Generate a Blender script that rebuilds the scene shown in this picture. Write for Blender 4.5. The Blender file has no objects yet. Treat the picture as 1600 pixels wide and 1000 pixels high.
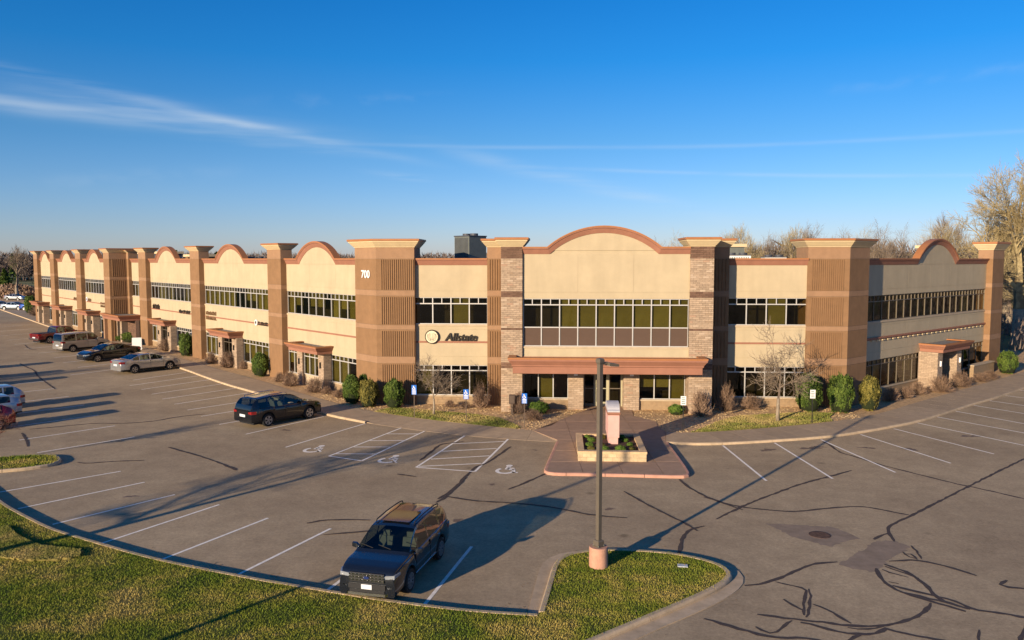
import bpy, bmesh, math, random
import numpy as np
from mathutils import Matrix, Vector
from mathutils.geometry import tessellate_polygon
R=math.radians
scene=bpy.context.scene
COL=scene.collection

# ---------------------------------------------------------------- camera, sky, sun, exposure
cam_d=bpy.data.cameras.new('camera'); cam=bpy.data.objects.new('camera',cam_d); COL.objects.link(cam)
cam_d.sensor_width=36.0; cam_d.lens=27.99; cam_d.clip_start=0.5; cam_d.clip_end=20000
cam.location=(0,0,10); cam.rotation_euler=(R(90-4.367),0,0)
scene.camera=cam
SUN_AZ=51.3   # direction the shadows run, from +X
SUN_EL=12.0
world=bpy.data.worlds.new("World"); scene.world=world; world.use_nodes=True
def setup_world():
    nt=world.node_tree; nt.nodes.clear(); N=nt.nodes; Lk=nt.links
    out=N.new('ShaderNodeOutputWorld'); bg=N.new('ShaderNodeBackground'); bg.inputs['Strength'].default_value=SKY_STR
    sky=N.new('ShaderNodeTexSky'); sky.sky_type='NISHITA'; sky.sun_disc=False
    sky.sun_elevation=R(SUN_EL); sky.sun_rotation=R(219); sky.air_density=1.0; sky.dust_density=0.3; sky.ozone_density=3.0; sky.altitude=200
    tc=N.new('ShaderNodeTexCoord'); sep=N.new('ShaderNodeSeparateXYZ'); Lk.new(tc.outputs['Generated'],sep.inputs[0])
    def M(op,a,b=None,c=None):
        n=N.new('ShaderNodeMath'); n.operation=op
        for i,v in enumerate((a,b,c)):
            if v is None: continue
            if isinstance(v,(int,float)): n.inputs[i].default_value=v
            else: Lk.new(v,n.inputs[i])
        return n.outputs[0]
    # azimuth east of +Y, elevation
    az=M('ARCTAN2',sep.outputs[0],sep.outputs[1]); el=M('ARCSINE',sep.outputs[2])
    comb=N.new('ShaderNodeCombineXYZ'); Lk.new(az,comb.inputs[0]); Lk.new(el,comb.inputs[1])
    def noise(sx,sy,scale,detail=5,off=0,rot=0):
        mp=N.new('ShaderNodeMapping'); mp.inputs['Scale'].default_value=(sx,sy,1); mp.inputs['Location'].default_value=(off,off*.7,off)
        mp.inputs['Rotation'].default_value=(0,0,rot)
        Lk.new(comb.outputs[0],mp.inputs[0]); n=N.new('ShaderNodeTexNoise'); n.inputs['Scale'].default_value=scale; n.inputs['Detail'].default_value=detail
        Lk.new(mp.outputs[0],n.inputs['Vector']); return n.outputs['Fac']
    def rng(v,a,b):
        n=N.new('ShaderNodeMapRange'); n.interpolation_type='SMOOTHSTEP'; Lk.new(v,n.inputs[0]); n.inputs[1].default_value=a; n.inputs[2].default_value=b; return n.outputs[0]
    def rng_lin(v,a,b):
        n=N.new('ShaderNodeMapRange'); Lk.new(v,n.inputs[0]); n.inputs[1].default_value=a; n.inputs[2].default_value=b; return n.outputs[0]
    total=None
    wob=noise(3,3,1.5,3,2)
    def streak(a0,e0,a1,e1,w,amp,n1,lo,hi,taper=.06,w1=None):
        """cloud line between two directions (degrees), soft gaussian across, broken by noise"""
        nonlocal total
        a0,e0,a1,e1,w=R(a0),R(e0),R(a1),R(e1),R(w)
        m=(e1-e0)/(a1-a0)
        line=M('MULTIPLY_ADD',M('SUBTRACT',az,a0),m,e0)
        d=M('SUBTRACT',M('SUBTRACT',el,line),M('MULTIPLY',M('SUBTRACT',wob,.5),w*1.6))
        wv=w
        g=M('POWER',2.718,M('MULTIPLY',M('POWER',M('ABSOLUTE',M('DIVIDE',d,w)),2.0),-1.0))
        t=M('MULTIPLY',rng(az,a0-taper,a0+taper),rng(az,a1+taper,a1-taper))
        v=M('MULTIPLY',M('MULTIPLY',g,t),M('MULTIPLY',rng(n1,lo,hi),amp))
        total=v if total is None else M('ADD',total,v)
    nA=noise(2.2,30,2.2,7,1,R(10)); nB=noise(5,60,2.0,6,5,R(14)); nC=noise(3,20,3,6,9,R(-3)); nD=noise(5,9,3.5,8,11)
    streak(-44,10.2,-18,8.3,.46,.31,nA,.15,.66,.14)
    streak(-36,10.4,-12,8.0,1.0,.12,nA,.30,.75,.14)
    streak(-28,9.9,-14,8.45,.30,.20,nB,.25,.65,.10)
    streak(-25,10.1,-8.6,7.2,.28,.22,nA,.20,.7,.10)
    streak(-34,11.6,-22,9.9,.30,.12,nB,.3,.7,.08)
    streak(-17,7.7,-11,7.3,.25,.14,nB,.3,.65,.06)
    streak(-12,7.95,36,7.55,.14,.14,nC,.10,.7,.16)
    streak(-4,7.5,14,3.0,.48,.20,nA,.35,.65,.08)
    streak(1,6.5,34,4.9,.13,.15,nC,.25,.6,.10)
    streak(-9,5.9,-4,5.4,.22,.14,nB,.3,.6,.05)
    streak(-17,10.6,-13,10.9,.35,.10,nD,.4,.7,.05)
    streak(-13.5,10.5,-9,11.2,.28,.10,nD,.4,.7,.04)
    streak(-10,10.8,-5,11.3,.26,.10,nD,.42,.7,.03)
    streak(22,11.0,34,11.4,.35,.09,nD,.4,.7,.06)
    streak(-30,4.6,-20,5.6,.5,.08,nD,.4,.7,.06)
    mx=N.new('ShaderNodeMixRGB'); mx.blend_type='MIX'; mx.inputs['Color2'].default_value=(7.2,8.0,8.6,1)
    cl=M('MINIMUM',total,.8); Lk.new(cl,mx.inputs['Fac']); 
    tint=N.new('ShaderNodeMixRGB'); tint.blend_type='MULTIPLY'; tint.inputs['Fac'].default_value=1
    tr_=N.new('ShaderNodeValToRGB'); e=tr_.color_ramp.elements; e[0].position=0.0; e[0].color=(.57,.61,.96,1); e[1].position=1.0; e[1].color=(.02,.41,.80,1)
    for p_,c_ in ((.12,(.46,.55,.86,1)),(.38,(.25,.49,.74,1)),(.62,(.08,.46,.79,1))): x_=tr_.color_ramp.elements.new(p_); x_.color=c_
    Lk.new(rng_lin(el,0,R(22)),tr_.inputs[0]); sc_=N.new('ShaderNodeVectorMath'); sc_.operation='SCALE'; sc_.inputs['Scale'].default_value=2.0; Lk.new(tr_.outputs[0],sc_.inputs[0]); Lk.new(sc_.outputs[0],tint.inputs['Color2'])
    Lk.new(sky.outputs[0],tint.inputs['Color1']); Lk.new(tint.outputs[0],mx.inputs['Color1'])
    Lk.new(mx.outputs[0],bg.inputs['Color']); Lk.new(bg.outputs[0],out.inputs['Surface'])
SKY_STR=0.061
setup_world()
sd=bpy.data.lights.new('sun','SUN'); sd.energy=4.7; sd.angle=R(0.5); sd.color=(1.0,.80,.56)
sun=bpy.data.objects.new('sun',sd); COL.objects.link(sun); sun.rotation_euler=(R(90-SUN_EL),0,R(SUN_AZ-90))
vs=scene.view_settings; vs.view_transform='Standard'; vs.look='None'; vs.exposure=0.72; vs.gamma=1.0; vs.use_curve_mapping=False

# ---------------------------------------------------------------- helpers
W={}
I4=Matrix.Identity(4)
def add(name,data,parent=None,M=I4,mat=None,label=None,cat=None,group=None,kind=None):
    o=bpy.data.objects.new(name,data); COL.objects.link(o)
    W[o]=M.copy()
    if parent is not None:
        o.parent=parent; o.matrix_basis=W[parent].inverted()@M
    else: o.matrix_basis=M
    if mat is not None and data is not None:
        ms=mat if isinstance(mat,(list,tuple)) else [mat]
        if len(data.materials)==0:
            for m in ms: data.materials.append(m)
    if label: o['label']=label
    if cat: o['category']=cat
    if group: o['group']=group
    if kind: o['kind']=kind
    return o
def thing(name,label,cat,M=I4,group=None): return add(name,None,None,M,None,label,cat,group)
def struct(name,data,mat,M=I4): return add(name,data,None,M,mat,kind='structure')
def T(x,y,z=0,az=0,s=1): return Matrix.Translation((x,y,z))@Matrix.Rotation(R(az),4,'Z')@Matrix.Scale(s,4)
class MB:
    def __init__(s): s.v=[]; s.f=[]; s.m=[]; s.r=[]
    def poly(s,pts,m=0,r=.5):
        b=len(s.v); s.v+=[tuple(p) for p in pts]; s.f.append(tuple(range(b,b+len(pts)))); s.m.append(m); s.r.append(r)
    def box(s,x0,x1,y0,y1,z0,z1,m=0,r=.5):
        b=len(s.v)
        s.v+=[(x0,y0,z0),(x1,y0,z0),(x1,y1,z0),(x0,y1,z0),(x0,y0,z1),(x1,y0,z1),(x1,y1,z1),(x0,y1,z1)]
        for f in ((0,3,2,1),(4,5,6,7),(0,1,5,4),(1,2,6,5),(2,3,7,6),(3,0,4,7)):
            s.f.append(tuple(b+i for i in f)); s.m.append(m); s.r.append(r)
    def loft(s,rings,closed=True,cap0=True,cap1=True,m=0,r=.5):
        b=len(s.v); n=len(rings[0])
        for rg in rings: s.v+=[tuple(p) for p in rg]
        for i in range(len(rings)-1):
            for j in range(n if closed else n-1):
                k=(j+1)%n
                s.f.append((b+i*n+j,b+i*n+k,b+(i+1)*n+k,b+(i+1)*n+j)); s.m.append(m); s.r.append(r)
        if cap0: s.f.append(tuple(b+j for j in reversed(range(n)))); s.m.append(m); s.r.append(r)
        if cap1: s.f.append(tuple(b+(len(rings)-1)*n+j for j in range(n))); s.m.append(m); s.r.append(r)
    def prism(s,poly,z0,z1,m=0,r=.5): s.loft([[(x,y,z0) for x,y in poly],[(x,y,z1) for x,y in poly]],m=m,r=r)
    def cyl(s,x,y,z0,z1,r0,r1=None,n=12,m=0):
        r1=r0 if r1 is None else r1
        c=[(math.cos(2*math.pi*i/n),math.sin(2*math.pi*i/n)) for i in range(n)]
        s.loft([[(x+a*r0,y+b*r0,z0) for a,b in c],[(x+a*r1,y+b*r1,z1) for a,b in c]],m=m)
    def tube(s,pts,rad,n=6,m=0):
        rings=[]; P=[Vector(p) for p in pts]; rr=rad if isinstance(rad,(list,tuple)) else [rad]*len(P)
        for i,p in enumerate(P):
            d=(P[min(i+1,len(P)-1)]-P[max(i-1,0)]).normalized()
            a=d.cross(Vector((0,0,1)) if abs(d.z)<.9 else Vector((1,0,0))).normalized(); b=d.cross(a)
            rings.append([p+(a*math.cos(t)+b*math.sin(t))*rr[i] for t in [2*math.pi*k/n for k in range(n)]])
        s.loft(rings,m=m)
    def lathe(s,prof,n=20,axis='y',c=(0,0,0),m=0,cap=True):
        rings=[]
        for (r,h) in prof:
            rg=[]
            for k in range(n):
                t=2*math.pi*k/n
                if axis=='y': rg.append((c[0]+r*math.cos(t),c[1]+h,c[2]+r*math.sin(t)))
                else: rg.append((c[0]+r*math.cos(t),c[1]+r*math.sin(t),c[2]+h))
            rings.append(rg)
        s.loft(rings,cap0=cap,cap1=cap,m=m)
    def mesh(s,name='mesh',smooth=False,rnd=False):
        me=bpy.data.meshes.new(name); me.from_pydata(s.v,[],s.f)
        if any(s.m): me.polygons.foreach_set('material_index',s.m)
        if smooth: me.polygons.foreach_set('use_smooth',[True]*len(s.f))
        if rnd:
            a=me.attributes.new('rnd','FLOAT','FACE'); a.data.foreach_set('value',s.r)
        me.update(); return me
    def fix(s,me):
        bm=bmesh.new(); bm.from_mesh(me); bmesh.ops.recalc_face_normals(bm,faces=bm.faces); bm.to_mesh(me); bm.free(); return me
def np_mesh(name,V,F,rnd=None,smooth=False):
    """V (n,3), F (m,k) with constant k"""
    me=bpy.data.meshes.new(name); k=F.shape[1]
    me.vertices.add(len(V)); me.vertices.foreach_set('co',V.astype(np.float32).ravel())
    me.loops.add(F.size); me.loops.foreach_set('vertex_index',F.astype(np.int32).ravel())
    me.polygons.add(len(F)); me.polygons.foreach_set('loop_start',np.arange(0,F.size,k,dtype=np.int32))
    me.polygons.foreach_set('use_smooth',np.full(len(F),smooth,dtype=bool))
    me.update(calc_edges=True)
    if rnd is not None:
        a=me.attributes.new('rnd','FLOAT','FACE'); a.data.foreach_set('value',rnd.astype(np.float32))
    return me
def sheet(pts,z,th=0.0,zf=None):
    """flat polygon (may be concave); th>0 gives it side walls downward"""
    me=bpy.data.meshes.new('sheet'); n=len(pts)
    zz=[z]*n if zf is None else [zf(i) for i in range(n)]
    v=[(p[0],p[1],zz[i]) for i,p in enumerate(pts)]
    tri=tessellate_polygon([[Vector(p) for p in v]])
    A=sum(pts[i][0]*pts[(i+1)%n][1]-pts[(i+1)%n][0]*pts[i][1] for i in range(n))
    f=[]
    for t in tri:
        a,b,c=[v[i] for i in t]
        if (b[0]-a[0])*(c[1]-a[1])-(c[0]-a[0])*(b[1]-a[1])<0: t=(t[0],t[2],t[1])
        f.append(tuple(t))
    if th>0:
        v+=[(p[0],p[1],zz[i]-th) for i,p in enumerate(pts)]
        for i in range(n):
            j=(i+1)%n
            f.append((i,n+i,n+j,j) if A>0 else (j,n+j,n+i,i))
    me.from_pydata(v,[],f); me.update(); return me
def clip_rect(poly,x0,x1,y0,y1):
    def cl(P,ins,inter):
        o=[]
        for i in range(len(P)):
            a,b=P[i-1],P[i]
            if ins(b):
                if not ins(a): o.append(inter(a,b))
                o.append(b)
            elif ins(a): o.append(inter(a,b))
        return o
    def ix(x): return lambda a,b:(x,a[1]+(b[1]-a[1])*(x-a[0])/(b[0]-a[0]))
    def iy(y): return lambda a,b:(a[0]+(b[0]-a[0])*(y-a[1])/(b[1]-a[1]),y)
    P=poly
    for ins,f in ((lambda p:p[0]>=x0,ix(x0)),(lambda p:p[0]<=x1,ix(x1)),(lambda p:p[1]>=y0,iy(y0)),(lambda p:p[1]<=y1,iy(y1))):
        P=cl(P,ins,f)
        if len(P)<3: return []
    return P
def resample(pts,step=None,n=None):
    P=np.array(pts,float); d=np.r_[0,np.cumsum(np.linalg.norm(np.diff(P,axis=0),axis=1))]
    n=n or max(2,int(round(d[-1]/step))+1); t=np.linspace(0,d[-1],n)
    return np.c_[np.interp(t,d,P[:,0]),np.interp(t,d,P[:,1])]
def smooth_line(pts,it=2):
    P=[tuple(p) for p in pts]
    for _ in range(it):
        Q=[P[0]]
        for a,b in zip(P[:-1],P[1:]):
            Q+=[(a[0]*.75+b[0]*.25,a[1]*.75+b[1]*.25),(a[0]*.25+b[0]*.75,a[1]*.25+b[1]*.75)]
        Q.append(P[-1]); P=Q
    return P
def offset_poly(poly,d):
    """mitred outward offset of a convex counter-clockwise polygon"""
    n=len(poly); out=[]
    for i in range(n):
        p0,p1,p2=[Vector(poly[(i+k)%n]) for k in (-1,0,1)]
        e1=(p1-p0).normalized(); e2=(p2-p1).normalized()
        n1=Vector((e1.y,-e1.x)); n2=Vector((e2.y,-e2.x)); b=(n1+n2)
        b=b/ max(b.length_squared,1e-6)*2
        out.append((p1.x+b.x*d,p1.y+b.y*d))
    return out

# ---------------------------------------------------------------- materials
def nodes(name):
    m=bpy.data.materials.new(name); m.use_nodes=True; nt=m.node_tree
    return m,nt,nt.nodes['Principled BSDF']
def mat(name,c,rough=.8,var=.12,scale=3.0,bump=0.0,bscale=40,metal=0,spec=.3,c2=None,det=6,coat=0,rnd=0,stain=0,objrnd=0):
    """base colour broken up by two noises (grain and wear), optional bump, optional per-face random tint"""
    m,nt,b=nodes(name); N,Lk=nt.nodes,nt.links
    tc=N.new('ShaderNodeTexCoord'); n=N.new('ShaderNodeTexNoise'); n.inputs['Scale'].default_value=scale; n.inputs['Detail'].default_value=det; n.inputs['Roughness'].default_value=.65
    Lk.new(tc.outputs['Object'],n.inputs['Vector'])
    rp=N.new('ShaderNodeValToRGB'); c2=c2 or tuple(x*(1-var*1.6) for x in c); hi=tuple(min(1,x*(1+var)) for x in c)
    rp.color_ramp.elements[0].position=.30; rp.color_ramp.elements[0].color=(*c2,1); rp.color_ramp.elements[1].position=.72; rp.color_ramp.elements[1].color=(*hi,1)
    Lk.new(n.outputs['Fac'],rp.inputs[0]); col=rp.outputs[0]
    def mul(col,fac_out,lo,hi):
        mr=N.new('ShaderNodeMapRange'); Lk.new(fac_out,mr.inputs[0]); mr.inputs[3].default_value=lo; mr.inputs[4].default_value=hi
        mx=N.new('ShaderNodeVectorMath'); mx.operation='SCALE'; Lk.new(col,mx.inputs[0]); Lk.new(mr.outputs[0],mx.inputs['Scale']); return mx.outputs[0]
    if rnd:
        at=N.new('ShaderNodeAttribute'); at.attribute_name='rnd'; col=mul(col,at.outputs['Fac'],1-rnd,1+rnd)
    if objrnd:
        oi=N.new('ShaderNodeObjectInfo'); col=mul(col,oi.outputs['Random'],1-objrnd,1+objrnd)
    if stain:
        mp=N.new('ShaderNodeMapping'); mp.inputs['Scale'].default_value=(1.6,1.6,.22); Lk.new(tc.outputs['Object'],mp.inputs[0])
        n2=N.new('ShaderNodeTexNoise'); n2.inputs['Scale'].default_value=1.3; n2.inputs['Detail'].default_value=8; Lk.new(mp.outputs[0],n2.inputs['Vector'])
        col=mul(col,n2.outputs['Fac'],1-stain,1+stain)
    Lk.new(col,b.inputs['Base Color'])
    b.inputs['Roughness'].default_value=rough; b.inputs['Metallic'].default_value=metal; b.inputs['Specular IOR Level'].default_value=spec
    if coat: b.inputs['Coat Weight'].default_value=coat; b.inputs['Coat Roughness'].default_value=.04
    if bump:
        n3=N.new('ShaderNodeTexNoise'); n3.inputs['Scale'].default_value=bscale; n3.inputs['Detail'].default_value=4; Lk.new(tc.outputs['Object'],n3.inputs['Vector'])
        bp=N.new('ShaderNodeBump'); bp.inputs['Strength'].default_value=bump; bp.inputs['Distance'].default_value=.03; Lk.new(n3.outputs['Fac'],bp.inputs['Height']); Lk.new(bp.outputs[0],b.inputs['Normal'])
    return m
def leaf_mat(name,c,c2,rnd=.45,trans=0.0,rough=.75):
    m,nt,b=nodes(name); N,Lk=nt.nodes,nt.links
    at=N.new('ShaderNodeAttribute'); at.attribute_name='rnd'; tc=N.new('ShaderNodeTexCoord')
    n=N.new('ShaderNodeTexNoise'); n.inputs['Scale'].default_value=1.7; n.inputs['Detail'].default_value=4; Lk.new(tc.outputs['Object'],n.inputs['Vector'])
    ad=N.new('ShaderNodeMath'); ad.operation='MULTIPLY_ADD'; Lk.new(at.outputs['Fac'],ad.inputs[0]); ad.inputs[1].default_value=.55; 
    sb=N.new('ShaderNodeMath'); sb.operation='MULTIPLY_ADD'; Lk.new(n.outputs['Fac'],sb.inputs[0]); sb.inputs[1].default_value=1.6; sb.inputs[2].default_value=-.57; Lk.new(sb.outputs[0],ad.inputs[2])
    rp=N.new('ShaderNodeValToRGB'); rp.color_ramp.elements[0].position=.15; rp.color_ramp.elements[1].position=.85
    rp.color_ramp.elements[0].color=(*c,1); rp.color_ramp.elements[1].color=(*c2,1); Lk.new(ad.outputs[0],rp.inputs[0]); Lk.new(rp.outputs[0],b.inputs['Base Color'])
    b.inputs['Roughness'].default_value=rough; b.inputs['Specular IOR Level'].default_value=.2
    if trans:
        tr=N.new('ShaderNodeBsdfTranslucent'); Lk.new(rp.outputs[0],tr.inputs[0]); mx=N.new('ShaderNodeMixShader'); mx.inputs[0].default_value=trans
        Lk.new(b.outputs[0],mx.inputs[1]); Lk.new(tr.outputs[0],mx.inputs[2]); Lk.new(mx.outputs[0],N['Material Output'].inputs['Surface'])
    return m
def glass_mat(name,tint,refl=1.0,rough=.02,ior=1.5):
    m,nt,b=nodes(name); N,Lk=nt.nodes,nt.links; N.remove(b)
    t=N.new('ShaderNodeBsdfTransparent'); t.inputs[0].default_value=(*tint,1); g=N.new('ShaderNodeBsdfGlossy'); g.inputs['Roughness'].default_value=rough; g.inputs[0].default_value=(refl,refl,refl,1)
    f=N.new('ShaderNodeFresnel'); f.inputs[0].default_value=ior
    tc=N.new('ShaderNodeTexCoord'); n=N.new('ShaderNodeTexNoise'); n.inputs['Scale'].default_value=.9; n.inputs['Detail'].default_value=1; Lk.new(tc.outputs['Object'],n.inputs['Vector'])
    bp=N.new('ShaderNodeBump'); bp.inputs['Strength'].default_value=.10; bp.inputs['Distance'].default_value=.1; Lk.new(n.outputs['Fac'],bp.inputs['Height']); Lk.new(bp.outputs[0],g.inputs['Normal'])
    mx=N.new('ShaderNodeMixShader'); ge=N.new('ShaderNodeNewGeometry'); iv=N.new('ShaderNodeMath'); iv.operation='SUBTRACT'; iv.inputs[0].default_value=1; Lk.new(ge.outputs['Backfacing'],iv.inputs[1]); fm=N.new('ShaderNodeMath'); fm.operation='MULTIPLY'; Lk.new(f.outputs[0],fm.inputs[0]); Lk.new(iv.outputs[0],fm.inputs[1]); Lk.new(fm.outputs[0],mx.inputs[0]); Lk.new(t.outputs[0],mx.inputs[1]); Lk.new(g.outputs[0],mx.inputs[2]); Lk.new(mx.outputs[0],N['Material Output'].inputs['Surface'])
    return m
def paint(name,c,rough=.28,metal=.35,coat=1.0): return mat(name,c,rough,.04,2,metal=metal,coat=coat,spec=.5)

CREAM=mat('cream_stucco',(0.445,0.362,0.236),.9,.05,.8,bump=.15,bscale=60,stain=.10)
CREAM2=mat('cap_cream',(0.581,0.458,0.273),.85,.05,1.5,bump=.1,stain=.05)
TAN=mat('tan_stucco',(0.235,0.133,0.066),.92,.08,2.0,bump=.3,bscale=50,stain=.10)
TANL=mat('light_tan_stucco',(0.30,0.178,0.102),.92,.07,2.0,bump=.3,bscale=50,stain=.08)
TERRA=mat('terracotta_trim',(0.299,0.136,0.086),.75,.07,1.5,bump=.1,stain=.08)
TERRA_SUN=mat('terracotta_sunlit_top',(0.352,0.145,0.055),.55,.07,2.0)  # same terracotta, top coloured brighter orange to look sunlit
STONE=mat('base_block',(0.317,0.220,0.128),.9,.12,4,bump=.3,bscale=30,stain=.1)
MORTAR=mat('mortar',(0.21,0.155,0.115),.95,.1,8)
BRICKS=mat('light_brick',(.38,.28,.195),.9,.15,9,bump=.4,bscale=40,rnd=.16)
BRICKD=mat('dark_brick',(.155,.09,.06),.9,.15,9,bump=.4,bscale=40,rnd=.18)
BRV=[mat('light_brick_%d'%i,c,.9,.05,.7) for i,c in enumerate([(.315,.225,.15),(.36,.265,.185),(.40,.295,.205),(.45,.345,.25),(.38,.25,.17)])]
BRD=[mat('dark_brick_%d'%i,c,.9,.05,.7) for i,c in enumerate([(.125,.07,.048),(.155,.09,.06),(.19,.115,.078)])]
ALU=mat('window_aluminium',(.50,.48,.45),.45,.04,5,metal=.2,spec=.5)
BRONZE=mat('dark_bronze_frame',(.15,.12,.085),.45,.05,5,metal=.2,spec=.5)
GLASS=glass_mat('tinted_window_glass',(.70,.68,.52),.9)
SPANDREL=mat('brown_spandrel_glass',(.105,.068,.05),.12,.05,1,spec=.6)
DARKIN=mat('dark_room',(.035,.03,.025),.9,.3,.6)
BLIND=mat('olive_blind',(.245,.225,.10),.9,.12,1.2,objrnd=.22)
ROOFM=mat('roof_ballast',(.22,.20,.18),.95,.2,6,bump=.4)
METAL_G=mat('grey_sheet_metal',(.16,.17,.15),.5,.08,2,metal=.3)
METAL_D=mat('dark_metal_and_shade',(.06,.065,.08),.5,.1,2)  # also colours the roof enclosures that imitate shaded parapet backs
WHITE=mat('white_paint',(.80,.79,.76),.6,.05,6)
BLACK=mat('black_plastic',(.02,.02,.02),.5,.1,6)
RUBBER=mat('tyre_rubber',(.022,.022,.022),.85,.15,20)

# ---------------------------------------------------------------- asphalt, lawns, walks
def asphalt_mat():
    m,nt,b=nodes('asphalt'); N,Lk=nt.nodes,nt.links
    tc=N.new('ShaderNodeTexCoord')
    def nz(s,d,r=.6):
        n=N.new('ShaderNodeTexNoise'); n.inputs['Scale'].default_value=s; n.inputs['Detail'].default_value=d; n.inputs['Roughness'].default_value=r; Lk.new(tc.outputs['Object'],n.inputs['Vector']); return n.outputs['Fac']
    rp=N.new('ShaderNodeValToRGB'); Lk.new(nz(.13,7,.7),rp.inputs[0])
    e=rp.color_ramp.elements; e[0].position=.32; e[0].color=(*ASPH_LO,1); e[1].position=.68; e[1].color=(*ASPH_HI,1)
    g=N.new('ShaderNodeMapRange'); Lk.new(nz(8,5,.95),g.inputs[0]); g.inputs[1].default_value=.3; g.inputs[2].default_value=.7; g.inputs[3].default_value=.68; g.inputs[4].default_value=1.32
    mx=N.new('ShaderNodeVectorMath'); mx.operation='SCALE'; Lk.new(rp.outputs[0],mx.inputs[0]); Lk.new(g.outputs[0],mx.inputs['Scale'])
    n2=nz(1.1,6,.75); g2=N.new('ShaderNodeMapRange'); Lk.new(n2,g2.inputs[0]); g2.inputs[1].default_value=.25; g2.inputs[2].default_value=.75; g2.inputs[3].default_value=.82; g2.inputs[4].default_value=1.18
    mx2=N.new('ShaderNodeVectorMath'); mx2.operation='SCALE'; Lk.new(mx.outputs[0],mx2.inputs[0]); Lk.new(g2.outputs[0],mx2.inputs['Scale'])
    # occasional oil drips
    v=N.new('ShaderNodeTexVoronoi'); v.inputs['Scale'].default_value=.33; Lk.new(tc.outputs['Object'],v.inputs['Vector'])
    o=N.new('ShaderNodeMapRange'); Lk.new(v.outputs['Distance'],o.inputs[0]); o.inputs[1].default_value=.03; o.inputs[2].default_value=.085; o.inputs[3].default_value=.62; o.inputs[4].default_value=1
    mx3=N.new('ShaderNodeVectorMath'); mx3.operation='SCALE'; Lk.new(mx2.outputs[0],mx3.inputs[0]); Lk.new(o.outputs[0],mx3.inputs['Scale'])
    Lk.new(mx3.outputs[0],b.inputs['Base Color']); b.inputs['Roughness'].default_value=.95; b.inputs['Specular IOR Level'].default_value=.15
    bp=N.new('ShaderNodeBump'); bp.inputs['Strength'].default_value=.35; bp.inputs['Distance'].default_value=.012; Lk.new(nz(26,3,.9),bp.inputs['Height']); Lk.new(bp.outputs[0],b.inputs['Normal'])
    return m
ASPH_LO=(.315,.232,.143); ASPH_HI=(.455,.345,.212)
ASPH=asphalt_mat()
SEAL=mat('crack_sealant',(.085,.065,.055),.8,.2,8,spec=.2)
PATCH=mat('asphalt_patch',(.285,.21,.145),.92,.15,2,bump=.3)
LINEP=mat('worn_white_line_paint',(.95,.88,.76),.75,.05,5,c2=(.74,.67,.56))
CONC=mat('walk_concrete',(.40,.295,.19),.9,.10,2.2,bump=.25,bscale=50,objrnd=.07)
AGG=mat('brown_aggregate_concrete',(.36,.235,.155),.9,.10,2.2,bump=.3,bscale=60,objrnd=.06)
CURBM=mat('curb_concrete',(.50,.375,.24),.9,.14,2.5,bump=.25,objrnd=.07,stain=.1)
CURBP=mat('pink_curb_edge',(.50,.27,.19),.9,.1,3,bump=.2)
MULCH=mat('river_rock_bed',(.60,.40,.20),.95,.3,5,bump=1.0,bscale=9,c2=(.27,.165,.085),det=9)
def lawn_mat(name,a,b_,c_):
    m,nt,b=nodes(name); N,Lk=nt.nodes,nt.links; tc=N.new('ShaderNodeTexCoord')
    n=N.new('ShaderNodeTexNoise'); n.inputs['Scale'].default_value=.38; n.inputs['Detail'].default_value=9; n.inputs['Roughness'].default_value=.72; Lk.new(tc.outputs['Object'],n.inputs['Vector'])
    rp=N.new('ShaderNodeValToRGB'); e=rp.color_ramp.elements; e[0].position=.40; e[0].color=(*a,1); e[1].position=.62; e[1].color=(*c_,1); x=rp.color_ramp.elements.new(.5); x.color=(*b_,1)
    at=N.new('ShaderNodeAttribute'); at.attribute_name='rnd'; mr=N.new('ShaderNodeMapRange'); Lk.new(at.outputs['Fac'],mr.inputs[0]); mr.inputs[3].default_value=.82; mr.inputs[4].default_value=1.18
    mx=N.new('ShaderNodeVectorMath'); mx.operation='SCALE'; Lk.new(n.outputs['Fac'],rp.inputs[0]); Lk.new(rp.outputs[0],mx.inputs[0]); Lk.new(mr.outputs[0],mx.inputs['Scale']); Lk.new(mx.outputs[0],b.inputs['Base Color'])
    b.inputs['Roughness'].default_value=.85; b.inputs['Specular IOR Level'].default_value=.15
    return m
LAWN=lawn_mat('lawn_soil_and_thatch',(.085,.10,.018),(.135,.14,.027),(.235,.185,.055))
BLADE=lawn_mat('grass_blades',(.13,.185,.018),(.24,.25,.034),(.44,.34,.095))
FARG=mat('far_grass',(.20,.20,.06),.9,.2,.08,c2=(.12,.10,.05))

struct('terrain',sheet([(-4000,-300),(4000,-300),(4000,6000),(-4000,6000)],-.06),FARG)
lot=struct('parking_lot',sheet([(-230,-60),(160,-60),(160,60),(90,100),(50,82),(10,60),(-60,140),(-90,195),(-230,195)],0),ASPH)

curb_main=[(-118,150),(-96,124),(-60,80),(-44,60),(-34,46.5),(-26.14,37.15),(-20.89,31.82),(-18.77,30.06),(-16.94,28.61),(-15.53,27.77),(-13.84,26.8),(-12.54,26.06),(-11.01,25.3),(-9.4,24.62),(-7.94,24.01),(-6.19,23.37),(-4.83,22.87),(-3.54,22.41),(-1.72,21.9),(-0.72,21.7),(0.72,21.5)]
curb_isl=[(0.81,21.66),(0.97,22.62),(1.18,23.87),(1.41,25.3),(1.80,26.02),(2.62,26.44),(3.39,26.5),(4.2,26.44),(5.3,26.22),(6.19,25.73),(6.76,25.17),(6.92,24.51),(6.70,23.98),(6.06,23.25),(4.82,22.2),(3.92,21.48),(2.63,20.44),(1.64,19.65),(-0.3,18.05),(-6,13.3),(-14,7),(-30,-8)]
LAWN_H=.13
lawn_poly=curb_main+curb_isl+[(-60,-30),(-200,-30),(-200,150)]
lawn=struct('lawn',sheet(lawn_poly,LAWN_H-.012,.10),LAWN)
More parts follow.
